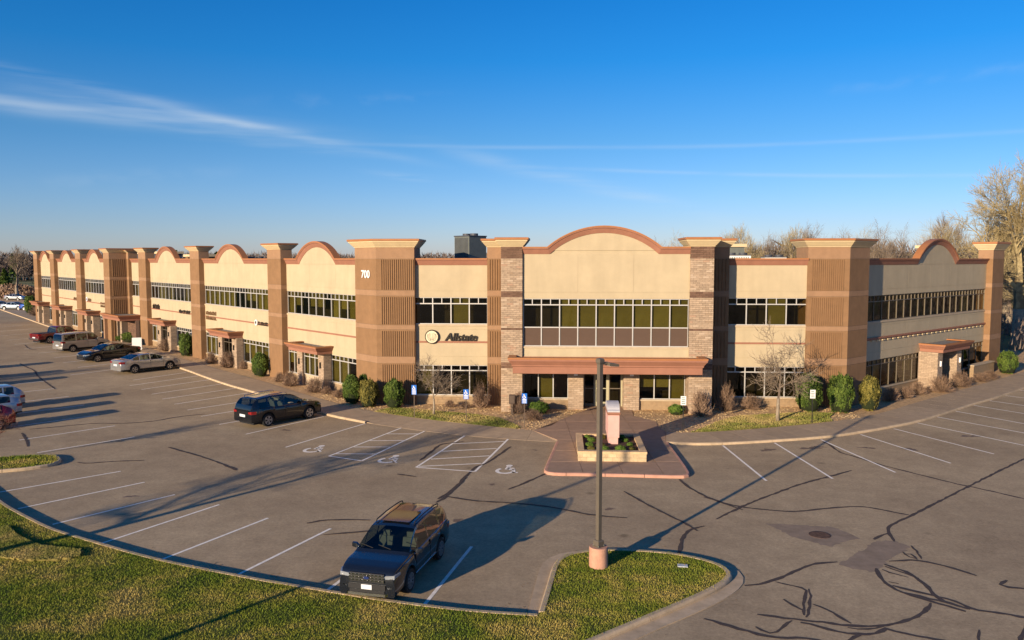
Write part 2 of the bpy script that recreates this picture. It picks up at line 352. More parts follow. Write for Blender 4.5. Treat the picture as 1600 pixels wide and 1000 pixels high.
def strip(name,line,side0,side1,z0,z1,matl,parent,seg=3.05,gap=.012,round_=True):
    """run of cast kerb stones along a line: each stone is an object"""
    P=resample(smooth_line(line,2),step=.30)
    n=len(P); per=max(1,int(round(seg/.30)))
    Tn=np.gradient(P,axis=0); Tn/=np.linalg.norm(Tn,axis=1)[:,None]; Nn=np.c_[Tn[:,1],-Tn[:,0]]   # right-hand side
    for a in range(0,n-1,per):
        b=min(a+per,n-1)
        rings=[]
        for i in range(a,b+1):
            p=P[i]; sh=0
            if i==a: p=P[i]+Tn[i]*gap
            if i==b: p=P[i]-Tn[i]*gap
            prof=[(side0,z0),(side0,z1),(side0+(side1-side0)*.72,z1),(side0+(side1-side0)*.90,z1-.022),(side1,z1-.06 if round_ else z1),(side1,z0)]
            rings.append([(p[0]+Nn[i][0]*o,p[1]+Nn[i][1]*o,z) for o,z in prof])
        mb=MB(); mb.loft(rings); me=mb.fix(mb.mesh()); add('kerb_stone',me,parent,I4,matl)
kerb=struct('kerb',sheet([(-13.0,26.0),(-12.99,26.0),(-12.99,26.01)],.02),CURBM)
# travel direction: lot lies to the left of curb_main when walking right, so the road side is negative offset
strip('k',curb_main,.10,-.07,-.02,LAWN_H+.012,CURBM,kerb)
strip('k',curb_isl,.10,-.08,-.02,LAWN_H+.012,CURBM,kerb)
def ribbon(line,w,z,n_it=2,step=.4,taper=False,jit=0,seed=0):
    P=resample(smooth_line(line,n_it),step=step) if n_it else resample(line,step=step)
    rr=random.Random(seed); Tn=np.gradient(P,axis=0); Tn/=np.linalg.norm(Tn,axis=1)[:,None]+1e-9; Nn=np.c_[Tn[:,1],-Tn[:,0]]
    if jit: P=P+Nn*np.array([[rr.uniform(-jit,jit)] for _ in P])
    V=[];n=len(P)
    for i in range(n):
        k=w*.5*(1 if not jit else rr.uniform(.65,1.3))
        if taper: k*=min(1,.6+min(i,n-1-i)*.3)
        V+=[(P[i][0]-Nn[i][0]*k,P[i][1]-Nn[i][1]*k,z),(P[i][0]+Nn[i][0]*k,P[i][1]+Nn[i][1]*k,z)]
    V=np.array(V); F=np.array([(2*i,2*i+1,2*i+3,2*i+2) for i in range(n-1)])
    return np_mesh('ribbon',V,F)
gut_in=curb_isl[:18]
gutter=[(0.43,21.68),(0.54,22.62),(0.71,23.77),(0.92,25.3),(1.2,26.0),(1.75,26.5),(2.64,26.72),(4.23,26.70),(5.35,26.53),(6.28,26.1),(7.0,25.5),(7.33,24.88),(7.28,24.2),(7.0,23.6),(6.2,22.67),(5.04,21.7),(3.99,20.9),(3.2,20.2),(2.0,19.3)]
gi=resample(smooth_line(gut_in),n=40); go=resample(smooth_line(gutter),n=40)
g_=struct('gutter',sheet([(1.0,21.6),(1.01,21.6),(1.01,21.61)],.003),CURBM)
for i in range(0,39,3):
    j=min(i+3,39); pts=[tuple(p) for p in gi[i:j+1]]+[tuple(p) for p in go[i:j+1][::-1]]
    add('gutter_slab',sheet(pts,.022,.03),g_,I4,CURBM)
isl=[(-28.2,39.21),(-25.63,39.21),(-24.56,39.55),(-23.67,39.69),(-23.18,39.63),(-22.55,39.02),(-22.26,38.46),(-22.28,37.88),(-23.1,37.15),(-24.09,36.81),(-25.96,36.04),(-26.3,36.9)]
struct('end_island_grass',sheet(isl,LAWN_H,.1),LAWN)
strip('k',isl[:-1],.06,-.10,-.02,LAWN_H+.012,CURBM,kerb)

# concrete walks as slabs
walk_l_out=[(-129.61,191.74),(-90.73,144.73),(-66.58,115.09),(-48.63,94.03),(-31.22,73.72),(-23.22,63.4),(-19.19,59.1),(-15.31,54.6),(-11.87,50.45),(-8.9,48.11),(-6.57,46.63),(-5.03,45.75),(-2.69,44.57),(-0.21,43.69),(2.46,42.99)]
walk_l_in=[(-129.74,197.85),(-86.96,143.89),(-67.02,119.55),(-53.94,104.38),(-41.49,89.25),(-32.17,77.93),(-26.08,70.74),(-21.17,65.27),(-16.59,59.39),(-12.89,55.1),(-10.61,52.59),(-8.99,51.16),(-7.0,49.69),(-4.76,48.31),(-3.09,47.45),(-0.75,46.28),(1.17,45.48)]
walk_r_out=[(8.36,42.68),(9.98,42.32),(11.8,42.53),(14.39,43.14),(17.16,43.92),(19.14,44.82),(21.72,46.28),(24.97,48.4),(27.18,50.31),(29.45,52.26),(31.81,54.36),(34.01,56.11),(36.43,58.26),(39.72,61.18),(47.13,67.61),(63.76,82.1)]
walk_r_in=[(8.84,45.07),(9.97,44.74),(12.56,45.32),(14.19,45.84),(17.55,47.05),(19.86,48.11),(21.66,49.09),(23.68,50.52),(27.83,54.36),(32.02,57.98),(36.74,62.11),(45.07,69.53),(53.91,77.44),(74.06,95.49)]
walk=struct('pavement',sheet([(-5.0,46.5),(-4.99,46.5),(-4.99,46.51)],-.01),CONC)
def walk_slabs(o,i,n,zo,flat=None,edge=.14):
    A=resample(smooth_line(o,1),n=n); B=resample(smooth_line(i,1),n=n)
    # nearest-point pairing keeps the joints square to the kerb
    Bf=resample(smooth_line(i,1),n=2000); idx=[]; last=0
    for a in A:
        d=np.linalg.norm(Bf-a,axis=1); k=max(last,int(np.argmin(d))); idx.append(k); last=k
    idx[0]=0; idx[-1]=1999; B=Bf[idx]
    for k in range(n-1):
        a0,a1,b0,b1=A[k],A[k+1],B[k],B[k+1]; t=(a1-a0)/np.linalg.norm(a1-a0)*.006
        q=[a0+t,a1-t,b1-t,b0+t]
        def zz(p): return .008 if (flat and flat(p)) else zo
        me=bpy.data.meshes.new('slab'); z=[zz(q[0]),zz(q[1]),zo,zo]
        v=[(q[j][0],q[j][1],z[j]) for j in range(4)]+[(q[j][0],q[j][1],-.03) for j in range(4)]
        me.from_pydata(v,[],[(0,1,2,3),(1,0,4,5),(2,1,5,6),(3,2,6,7),(0,3,7,4)]); me.update()
        add('paving_slab',me,walk,I4,CONC)
walk_slabs(walk_l_out,walk_l_in,118,.128,lambda p:p[0]>-8.6)
walk_slabs(walk_r_out,walk_r_in,44,.128)
strip('k',[p for p in walk_l_out if p[0]<-8.8],.0,.14,-.02,.125,CURBM,kerb)
strip('k',walk_r_out,.0,.14,-.02,.125,CURBM,kerb)
plaza_poly=[(2.49,42.99),(1.63,37.15),(1.63,36.64),(1.85,36.37),(3.15,36.34),(5.47,36.12),(7.75,35.88),(7.98,35.98),(8.15,36.48),(8.36,42.68),(8.82,45.07),(8.62,46.38),(8.78,47.92),(7.66,49.77),(7.9,51.81),(7.9,54.1),(4.85,54.1),(4.93,51.81),(3.01,48.58),(2.36,46.81),(1.19,45.48)]
plaza=struct('entrance_plaza',sheet(plaza_poly,.105,.1),MORTAR)
xs=[1.0,3.3,5.15,7.0,9.2]; ys=[35.5,38.3,40.6,43.0,45.5,48.0,50.4,52.4,54.2]
for x0,x1 in zip(xs[:-1],xs[1:]):
    for y0,y1 in zip(ys[:-1],ys[1:]):
        P=clip_rect(plaza_poly,x0+.012,x1-.012,y0+.012,y1-.012)
        if len(P)>=3: add('paving_slab',sheet(P,.13,.03),plaza,I4,AGG)
strip('k',[(2.40,42.6),(1.55,37.15),(1.50,36.64),(1.80,36.22),(3.15,36.18),(5.47,35.97),(7.75,35.72),(8.12,35.88),(8.30,36.48),(8.45,42.5)],-.14,.02,-.02,.133,CURBP,kerb,seg=1.85)
# planting bed of river rock between walk and building
bed=[p for p in walk_l_in]+[(3.01,48.58),(4.93,51.9),(4.9,56),(-2,58),(-10,60),(-60,118),(-128,206)]
struct('rock_bed',sheet(bed,.10,.12),MULCH)
bed2=[(8.82,45.07)]+walk_r_in[1:]+[(70,100),(40,75),(22,60),(8,57),(7.8,51.81),(7.66,49.77),(8.78,47.92),(8.62,46.38)]
struct('gravel_bed',sheet(bed2,.10,.12),MULCH)
grass_l=[(-8.99,51.16),(-8.26,52.37),(-6.8,52.26),(-5.01,51.37),(-2.46,50.31),(-0.8,49.09),(0.0,47.55),(0.53,46.28),(0.19,45.87),(-0.75,46.34),(-3.09,47.51),(-4.76,48.37),(-7.0,49.75)]
grass_r=[(10.21,44.9),(10.89,45.75),(12.82,48.31),(14.23,49.69),(16.37,50.31),(18.98,50.94),(20.75,50.6),(19.9,49.29),(19.66,48.15),(17.55,47.13),(14.19,45.92),(12.56,45.4)]
LAWN2=lawn_mat('straw_lawn',(.16,.15,.04),(.26,.21,.07),(.40,.29,.12)); BLADE2=lawn_mat('straw_blades',(.17,.20,.035),(.30,.27,.075),(.48,.36,.14))
struct('left_grass_patch',sheet(grass_l,.135,.04),LAWN2)
struct('right_grass_patch',sheet(grass_r,.135,.04),LAWN2)

# painted lines, hatching, symbols
LN=[(-22.04,33.61),(-18.5,36.98),(-19.85,31.32),(-16.52,35.14),(-17.37,29.42),(-14.36,33.24),(-14.47,27.43),(-11.96,31.86),(-11.67,25.94),(-9.45,30.17),(-8.76,24.51),(-6.75,28.96),(-5.65,23.25),(-4.05,28.13),(-2.54,22.41),(-1.41,27.1),(-31.41,65.44),(-28.84,69.93),(-30.31,62.53),(-26.99,67.87),(-28.51,60.66),(-25.13,65.79),(-26.76,58.54),(-23.28,63.47),(-25.04,56.45),(-21.46,61.26),(-23.33,54.43),(-19.8,59.1),(-21.57,52.32),(-17.64,56.96),(-19.85,50.18),(-15.85,54.85),(-17.76,47.68),(-13.9,52.48),(-15.26,44.97),(-12.0,50.1),(-12.07,41.8),(-8.95,47.95),(11.35,42.2),(11.51,35.35),(14.34,42.83),(14.65,35.72),(17.16,43.61),(18.03,36.78),(19.94,44.9),(21.56,38.47),(22.59,46.45),(24.81,40.34),(24.84,48.11),(27.57,42.23),(27.02,50.0),(30.2,44.08),(29.26,51.92),(32.18,45.92),(31.67,54.0),(34.87,48.11),(33.85,55.8),(37.14,50.73),(36.26,57.95),(39.77,53.17),(38.82,60.2),(42.66,55.85),(-38.23,68.37),(-35.5,73.2),(-40.2,73.2),(-37.1,78.0),(-43.5,76.6),(-40.2,81.4),(-46.6,80.5),(-43.5,85.2),(-50.49,84.36),(-47.5,89.2),(-54.5,88.5),(-51.3,93.5),(-58.5,93.2),(-55.3,98.4),(-62.5,98),(-59.5,103),(-67,103.5),(-64,108.5),(-72,109),(-69,114.3),(-77,115),(-74,120),(-24.6,40.6),(-21.3,44.3),(-27.3,43.5),(-23.9,47.3),(-30.1,46.8),(-26.6,50.6),(-33.0,50.2),(-29.4,54.1),(-36.0,53.6),(-32.4,57.6),(-39,57.2),(-35.4,61.2),(-42,61),(-38.4,65)]
for i in range(0,len(LN),2):
    add('parking_line',ribbon([LN[i],LN[i+1]],.115,.006,0,.6),lot,I4,LINEP)
HT=[(-9.32,39.89),(-6.58,46.67),(-7.47,38.92),(-5.08,45.84),(-9.32,39.89),(-7.47,38.92),(-7.21,45.04),(-5.38,45.04),(-7.85,43.33),(-5.98,43.39),(-8.45,41.85),(-6.42,41.85),(-9.07,40.37),(-6.99,40.31),(-4.62,37.69),(-2.69,44.57),(-1.75,36.92),(-0.21,43.76),(-4.62,37.69),(-1.75,36.92),(-3.16,42.59),(-0.42,43.14),(-3.64,40.89),(-0.81,41.51),(-4.07,39.26),(-1.14,39.94),(-4.49,37.86),(-1.51,38.41)]
for i in range(0,len(HT),2):
    add('hatch_line',ribbon([HT[i],HT[i+1]],.12,.007 if (i//2)%7<2 else .0105,0,.6),lot,I4,LINEP)
def isa_mesh(th=.0):
    """wheelchair symbol in its own plane, about 1 unit tall, seen from its foot"""
    mb=MB()
    def arc(cx,cy,r,a0,a1,w,n=18):
        for k in range(n):
            t0,t1=[R(a0+(a1-a0)*(k+j)/n) for j in (0,1)]
            q=[(cx+(r-w/2)*math.cos(t0),cy+(r-w/2)*math.sin(t0),0),(cx+(r+w/2)*math.cos(t0),cy+(r+w/2)*math.sin(t0),0),(cx+(r+w/2)*math.cos(t1),cy+(r+w/2)*math.sin(t1),0),(cx+(r-w/2)*math.cos(t1),cy+(r-w/2)*math.sin(t1),0)]
            if a1<a0: q=q[::-1]
            mb.poly(q)
    def bar(a,b,w):
        d=(Vector(b)-Vector(a)).normalized(); n=Vector((d.y,-d.x))*w/2
        mb.poly([(a[0]-n.x,a[1]-n.y,0),(a[0]+n.x,a[1]+n.y,0),(b[0]+n.x,b[1]+n.y,0),(b[0]-n.x,b[1]-n.y,0)])
    arc(-.08,-.14,.29,140,350,.13); arc(-.12,.44,.08,0,360,.0001+.08,12); mb.poly([(-.12+.07*math.cos(R(t)),.44+.07*math.sin(R(t)),.0005) for t in range(0,360,30)])
    bar((-.11,.34),(-.08,.0),.15); bar((-.10,.18),(.15,.18),.10); bar((-.10,.03),(.19,.03),.13); bar((.15,.06),(.28,-.32),.12); bar((.25,-.29),(.40,-.24),.10)
    return mb.mesh()
ISA=isa_mesh()
for (x,y),az in zip([(-10.3,41.37),(-6.02,39.21),(-0.15,37.27)],(-20,-22,-15)):
    o=add('wheelchair_symbol',ISA,lot,T(x,y,.007,az)@Matrix.Diagonal((1.35,1.6,1,1)),LINEP)
CR=[[(28.78,41.77),(25.73,39.36),(20.32,34.64),(15.71,30.53),(14.22,29.33),(13.86,28.65),(13.58,27.58)],[(17.11,43.2),(17.18,42.23),(16.97,40.64),(17.45,39.78),(17.95,38.17),(19.2,35.97),(19.87,34.8),(20.23,34.48),(21.44,32.67)],[(8.11,32.96),(8.97,31.7),(10.14,31.17),(11.27,30.91),(12.86,31.43),(14.14,31.7),(14.99,31.04),(15.55,30.53)],[(16.12,37.15),(14.49,35.97),(12.99,34.96),(11.06,33.25),(9.27,31.57),(7.88,30.04)],[(7.15,23.76),(7.62,23.83),(8.16,24.15),(8.87,24.72),(9.98,25.57),(10.78,25.7)],[(13.76,28.43),(13.45,28.25),(12.95,27.79)],[(8.02,22.8),(8.15,22.31),(8.33,21.97)],[(8.23,21.71),(8.55,22.66),(9.02,23.53),(8.6,23.76),(8.2,24.07)],[(8.24,21.58),(8.52,22.11),(8.92,23.08),(9.02,23.53)],[(6.92,21.78),(7.85,21.46),(8.69,21.27),(9.26,21.02),(10.3,21.08),(11.01,21.39),(11.77,21.97),(12.23,22.52)],[(8.74,22.45),(9.02,22.11),(9.18,21.65),(9.34,21.21)],[(6.64,21.02),(6.81,20.7),(7.06,20.61),(7.44,21.08),(7.77,21.39)],[(7.96,21.27),(8.21,21.21),(8.73,20.67),(9.39,20.55),(9.88,20.67),(10.13,20.96),(10.27,20.78),(10.81,20.43),(11.31,20.26),(11.88,19.93)],[(9.13,20.96),(9.52,20.84),(10.16,21.02),(10.33,21.15)],[(8.78,20.15),(9.07,20.43),(9.28,20.55)],[(5.36,21.52),(6.06,20.96),(6.87,20.38),(7.8,20.38),(8.25,20.15)],[(11.81,25.14),(11.65,24.63),(11.54,23.99),(11.68,23.23),(12.24,22.66),(12.93,21.97)],[(12.24,25.49),(12.71,24.8),(12.73,23.83),(12.56,22.8),(12.81,22.38),(13.13,22.11)],[(12.16,25.31),(12.42,24.88),(12.78,24.31)],[(11.97,25.05),(12.05,24.8),(12.5,24.39)],[(11.71,24.07),(11.95,23.91)],[(11.68,23.76),(12.46,23.08),(12.92,22.8),(13.15,22.24),(13.15,22.04),(13.71,21.91),(14.33,21.58),(14.65,21.39)],[(11.72,23.3),(12.23,22.87),(12.68,22.59),(13.07,22.11)],[(12.5,25.75),(13.0,25.81),(13.57,25.84),(14.25,25.22),(14.71,24.52)],[(13.68,25.93),(13.88,26.59),(13.96,27.18)],[(13.38,26.59),(13.36,26.12),(13.54,25.93)],[(13.33,26.4),(13.59,26.44),(13.52,25.88)],[(15.45,24.15),(15.0,23.83),(15.11,23.6),(15.58,23.53),(15.92,23.5)],[(12.62,20.84),(12.44,20.55),(12.22,20.15)],[(14.63,21.71),(13.9,20.84),(13.29,20.15)],[(-3.1,32.6),(-2.62,33.71),(-2.13,36.15),(-1.79,37.74),(-1.32,38.34),(-0.9,39.47),(-0.07,41.94)],[(-4.58,38.96),(-4.2,40.81),(-3.89,42.53),(-3.48,42.68),(-2.64,43.14)],[(-0.17,33.99),(0.57,34.99),(1.56,36.59)],[(7.63,35.61),(7.75,34.29),(8.32,32.6),(9.21,31.16)],[(4.83,33.71),(5.14,32.96),(5.41,32.16)],[(5.41,32.16),(6.05,30.67),(6.65,29.39),(6.84,28.68)],[(5.66,26.38),(6.02,27.67),(6.52,28.82),(7.22,29.24)],[(-47.32,76.0),(-44.98,73.28),(-42.94,71.15),(-40.92,67.99),(-37.29,63.4),(-35.23,60.87)],[(-56.96,92.61),(-54.09,88.61),(-52.41,87.35)],[(-28.43,46.28),(-27.18,46.99),(-25.48,48.11),(-23.77,47.92),(-22.09,48.58),(-21.48,49.89),(-19.89,50.94)],[(-28.23,45.24),(-26.86,43.45),(-25.88,41.94)],[(-21.44,38.63),(-20.92,38.37),(-19.88,38.83),(-18.34,39.02)],[(-18.32,41.8),(-15.53,39.6),(-13.18,37.38)],[(-7.77,29.53),(-7.28,29.9),(-6.53,29.98),(-5.46,29.9)],[(-2.04,36.59),(-2.35,34.78),(-2.76,32.96),(-3.12,32.11)],[(-2.76,32.96),(-1.62,32.34),(-1.06,32.25),(0.79,31.91),(2.05,31.27),(2.63,30.79),(3.29,30.46),(3.83,30.28),(4.46,30.18)],[(-14.3,38.46),(-13.77,37.86),(-13.07,37.15)],[(-6.86,28.27),(-6.31,28.4),(-5.19,28.68)],[(-4.42,36.04),(-5.37,36.48)]]
CRW={6:.10,7:.09,8:.09,10:.10,11:.10,13:.09,18:.09,19:.08,20:.07,24:.08,25:.08,26:.08,28:.09}
for i,c in enumerate(CR):
    add('crack_seal',ribbon(c,CRW[i] if i in CRW else .135,.0035+.00021*i,2,.25,True,.022,i),lot,I4,SEAL)
p1=[(9.63,29.56),(11.1,29.33),(12.08,29.1),(12.31,28.54),(12.48,27.89),(11.95,27.68),(11.12,27.08),(10.7,27.48),(10.13,28.1)]
p2=[(12.97,27.68),(13.63,27.68),(13.91,27.08),(13.27,26.49),(12.77,26.03),(12.09,25.31),(11.63,24.88),(11.11,25.05),(10.69,25.49),(11.69,26.4)]
def rough(p,s):
    q=resample(list(p)+[p[0]],step=.14)[:-1]; g=np.random.default_rng(s); return [tuple(v) for v in q+g.normal(size=q.shape)*.035]
add('asphalt_patch',sheet(rough(p1,1),.002),lot,I4,PATCH); add('asphalt_patch',sheet(rough(p2,2),.0025),lot,I4,PATCH)
OIL=mat('oil_stain',(.17,.12,.085),.7,.2,4)
for i,(x,y,w) in enumerate(((13.4,41.2,.5),(15.8,41.6,.55),(16.4,41.9,.35),(18.9,41.7,.4),(21.0,41.4,.5),(-2.1,29.9,.3),(3.9,31.3,.25),(-16.1,33.0,.3),(26,44.5,.5),(-13.3,46.1,.35),(1.2,41.2,.2),(-.9,34.8,.2))):
    g=np.random.default_rng(i); a=np.linspace(0,2*math.pi,22)[:-1]; r_=w*(.6+.25*np.sin(a*2+i)+.18*np.sin(a*5+i*2)+.08*g.normal(size=21))
    add('oil_stain',sheet([(x+1.3*q*math.cos(t),y+.8*q*math.sin(t)) for q,t in zip(r_,a)],.0016+.0001*i),lot,I4,OIL)
mb=MB(); mb.cyl(11.19,28.27,0,.018,.38,n=28)
for k in range(-3,4):
    w=.33*math.sqrt(1-(k/4)**2); mb.box(11.19-w,11.19+w,28.27+k*.085-.018,28.27+k*.085+.018,.018,.024)
add('manhole_cover',mb.mesh(),lot,I4,mat('rusty_iron',(.085,.052,.04),.8,.3,8))

# ---------------------------------------------------------------- the office building
A0=R(3.3)
def frame(ox,oy,dx,dy):
    return Matrix(((dx,-dy,0,ox),(dy,dx,0,oy),(0,0,1,0),(0,0,0,1)))
FF=frame(6.35,53.7,math.cos(A0),-math.sin(A0))     # front: local x along the wall, y into the building
FL=frame(-9.2,53.9,.664,-.748)                      # left wing (x negative going away)
FR=frame(22.3,52.65,.7627,.6468)                      # right wing
bld=thing('office_building','two storey cream and brown office building with scalloped parapet and corner towers','office building',T(6.35,54.5))
rr=random.Random(7)
SILL=mat('sill_stone',(.45,.355,.24),.85,.08,3)
def part(name,mb,matl,M,parent=None,kind=None,smooth=False,rnd=False,fix=False):
    me=mb.mesh(smooth=smooth,rnd=rnd)
    if fix: mb.fix(me)
    return add(name,me,parent or bld,M,matl,kind=kind)
def wall_panel(fr,s0,s1,z0,z1,y0,y1=None,m=CREAM,split=3.6,name='wall_panel'):
    n=max(1,int(round((s1-s0)/split))); w=(s1-s0)/n
    mb=MB(); mb.box(s0+.002,s1-.002,y0+.014,y0+.16,z0-.012,z1+.012); part('wall_core',mb,m,fr)
    for k in range(n):
        mb=MB(); mb.box(s0+k*w+(.005 if k else 0),s0+(k+1)*w-(.005 if k<n-1 else 0),y0,y1 if y1 is not None else y0+.18,z0,z1); part(name,mb,m,fr)
PC={}
def pane_mesh(w,h):
    k=(round(w,3),round(h,3))
    if k not in PC:
        mb=MB(); mb.box(-w/2,w/2,0,.012,-h/2,h/2); PC[k]=mb.mesh('pane')
    return PC[k]
def bare_mesh(me,m):
    k=(me.name,m.name)
    if k not in PC:
        c=me.copy(); c.materials.clear(); c.materials.append(m); PC[k]=c
    return PC[k]
def window(fr,s0,s1,y,z0,z1,n,ztr=None,double=True,frame_m=ALU,low=None,blind_p=.6,detail=True,bw=None,tr_parts=False,glass=GLASS,dark=()):
    """framed window: mesh object holds the bars, panes and blinds are its children"""
    bw=bw or (.026 if frame_m is BRONZE else .035)
    w=(s1-s0)/n; mb=MB(); D=.09
    mb.box(s0,s1,y-.03,y+D,z0,z0+bw*1.5); mb.box(s0,s1,y-.03,y+D,z1-bw*1.5,z1)
    for k in range(n+1):
        x=s0+k*w; x0=max(s0,x-bw); x1=min(s1,x+bw); mb.box(x0,x1,y-.022,y+D-.004,z0+bw*1.5,z1-bw*1.5)
    zt=ztr if ztr else z1
    if ztr:
        for k in range(n):
            mb.box(s0+k*w+bw,s0+(k+1)*w-bw,y-.018,y+D-.01,zt-bw,zt+bw)
            if double:
                x=s0+(k+.5)*w; mb.box(x-bw*.8,x+bw*.8,y-.015,y+D-.014,zt+bw,z1-bw*1.5)
    zl=z0
    if low:
        for k in range(n): mb.box(s0+k*w+bw,s0+(k+1)*w-bw,y-.018,y+D-.01,low-bw,low+bw)
    win=part('window',mb,frame_m,fr)
    gl=MB(); 
    for k in range(n):
        xc=s0+(k+.5)*w
        if low:
            h=low-z0-bw*2; add('spandrel_panel',bare_mesh(pane_mesh(w-2*bw,h),SPANDREL),win,fr@Matrix.Translation((xc,y+.03,z0+bw*1.2+h/2)))
        zb=low if low else z0
        h=zt-zb-bw*2
        add('pane',bare_mesh(pane_mesh(w-2*bw,h),glass),win,fr@Matrix.Translation((xc,y+.03,zb+bw+h/2)))
        if k not in dark and rr.random()<blind_p:
            f=rr.choice([1,1,1,.62]) 
            hh=(z1-zb-.06)*f
            add('blind',bare_mesh(pane_mesh(w-.07,hh),BLIND),win,fr@Matrix.Translation((xc,y+.16+rr.random()*.01,z1-.03-hh/2)))
        if ztr:
            ww=(w/2 if double else w)-2*bw; hh=z1-zt-2*bw
            for q in ((-.25,.25) if double else (0,)):
                if tr_parts: add('pane',bare_mesh(pane_mesh(ww,hh),glass),win,fr@Matrix.Translation((xc+q*w,y+.03,zt+bw+hh/2)))
                else: gl.box(xc+q*w-ww/2,xc+q*w+ww/2,y+.03,y+.042,zt+bw*.7,z1-bw*.7)
    if gl.v: part('transom_glass',gl,glass,fr,win,kind='stuff')
    return win
def profile_arch(s0,s1,zb,arch):
    """parapet outline from s0 to s1 with a rise in the middle (centre, half width, height)"""
    pts=[(s0,zb)]
    if arch:
        c,h,ri=arch
        a=math.asin(min(1,2*h*ri/(h*h+ri*ri))); rad=(h*h+ri*ri)/(2*ri)
        if ri>h: a=math.pi/2; rad=h
        for k in range(25):
            t=-a+2*a*k/24; pts.append((c+rad*math.sin(t),zb+ri-rad+rad*math.cos(t) if ri<=h else zb+ri*math.cos(t)))
    pts.append((s1,zb)); return pts
def coping(fr,pts,y,th=.30,h=.42,proud=.20):
    sec=[(proud,0),(proud,-.10),(proud*.72,-.13),(proud*.45,-.27),(.03,-h),(-th,-h),(-th,0)]
    capm=[(proud+.03,.045),(proud+.03,-.035),(-th-.03,-.035),(-th-.03,.045)]
    n=len(pts)
    for sc,m,nm in ((sec,TERRA,'coping'),(capm,TERRA_SUN,'coping_cap')):
        rings=[]
        for i,(s,z) in enumerate(pts):
            a=pts[max(i-1,0)]; b=pts[min(i+1,n-1)]
            d1=Vector((pts[i][0]-a[0],pts[i][1]-a[1])); d2=Vector((b[0]-pts[i][0],b[1]-pts[i][1]))
            d1=d1.normalized() if d1.length else d2.normalized(); d2=d2.normalized() if d2.length else d1
            nn=(Vector((-d1.y,d1.x))+Vector((-d2.y,d2.x))); nn=nn/max(.5,nn.length_squared)*2
            rings.append([(s+nn.x*hh,y-o,z+nn.y*hh) for o,hh in sc])
        mb=MB(); mb.loft(rings); part(nm,mb,m,fr,fix=True)
ZC=10.02
def upper_wall(fr,s0,s1,y,arch=None,zb=ZC,z0=7.43):
    wall_panel(fr,s0,s1,z0,7.84,y,m=CREAM,split=99)
    wall_panel(fr,s0,s1,7.86,zb-.42,y,m=CREAM)
    pts=profile_arch(s0,s1,zb-.40,arch)
    P=pts+[(s1,zb-.9),(s0,zb-.9)]
    mb=MB(); mb.loft([[(s,y+.05,z) for s,z in P],[(s,y+.28,z) for s,z in P]]); part('parapet_core',mb,CREAM,fr,fix=True)
    if arch:
        c,h,ri=arch; P=[p for p in pts if p[0]>c-h-.01 and p[0]<c+h+.01]
        mb=MB(); P2=P
        mb.loft([[(s,y,z) for s,z in P2],[(s,y+.06,z) for s,z in P2]]); part('arched_gable',mb,CREAM,fr,fix=True)
    coping(fr,profile_arch(s0,s1,zb,arch),y)
def mid_wall(fr,s0,s1,y,big=False):
    mb=MB(); mb.box(s0,s1,y-.05,y+.2,5.46,5.59); part('sill',mb,SILL,fr)
    wall_panel(fr,s0,s1,5.26,5.46,y,split=99)
    wall_panel(fr,s0,s1,4.44,5.24,y)
    mb=MB(); pr=.05 if not big else .13
    mb.box(s0,s1,y-pr,y+.15,4.32,4.44)
    if big:
        mb.box(s0,s1,y-.06,y+.15,4.24,4.32)
    part('terracotta_band',mb,TERRA,fr)
    if big:
        k=s0+.3; mb=MB()
        while k<s1-.3: mb.box(k,k+.42,y-.095,y-.005,4.16,4.24); k+=.84
        part('dentil_row',mb,CREAM2,fr,kind='stuff')
    wall_panel(fr,s0,s1,3.40,4.32 if not big else 4.24,y); wall_panel(fr,s0,s1,2.80,3.38,y,split=99)
def base_wall(fr,s0,s1,y,z1=.72):
    n=max(1,int((s1-s0)/.62)); w=(s1-s0)/n
    for r in range(3):
        for k in range(n): 
            o=w/2 if r%2 else 0
            a=s0+k*w-(o if k else 0); b=s0+(k+1)*w-(o if k<n-1 else 0)
            mb=MB(); mb.box(a+.006,b-.006,y,y+.2,.02+r*.2,.02+r*.2+.19); 
            BASEB.append((fr,mb))
    mb=MB(); mb.box(s0,s1,y-.05,y+.22,.63,z1); part('sill',mb,SILL,fr)
    mb=MB(); mb.box(s0,s1,y+.02,y+.2,0,.63); part('base_wall',mb,MORTAR,fr)
BASEB=[]
def solid(fr,s0,s1,y0,y1,z0,z1,m,name='wall_panel'):
    mb=MB(); mb.box(s0,s1,y0,y1,z0,z1); return part(name,mb,m,fr)
BANDS=[(0,2.94,TAN,0),(2.94,3.39,TANL,.0),(3.39,5.24,TAN,0),(5.24,5.54,TANL,0),(5.54,7.53,TAN,0),(7.53,7.90,TANL,0),(7.90,10.02,TAN,0),(10.02,10.80,TANL,0)]
def cap(M,poly,z=10.79,top=11.36,parent=None,name='tower_cap'):
    h=top-z
    lay=[(0.0,0),(.05,.03),(.05,.10),(.10,.17),(.19,.36),(.30,.60),(.33,.63),(.33,.74)]
    mb=MB(); mb.loft([[(x,y,z+f*h) for x,y in offset_poly(poly,o)] for o,f in lay]); c=part(name,mb,CREAM2,M,parent,fix=True)
    mb=MB(); mb.loft([[(x,y,z+f*h) for x,y in offset_poly(poly,o)] for o,f in [(.35,.745),(.40,.78),(.40,1.0),(.30,1.02)]]); part('cap_flashing',mb,TERRA_SUN,M,c,fix=True)
    return c
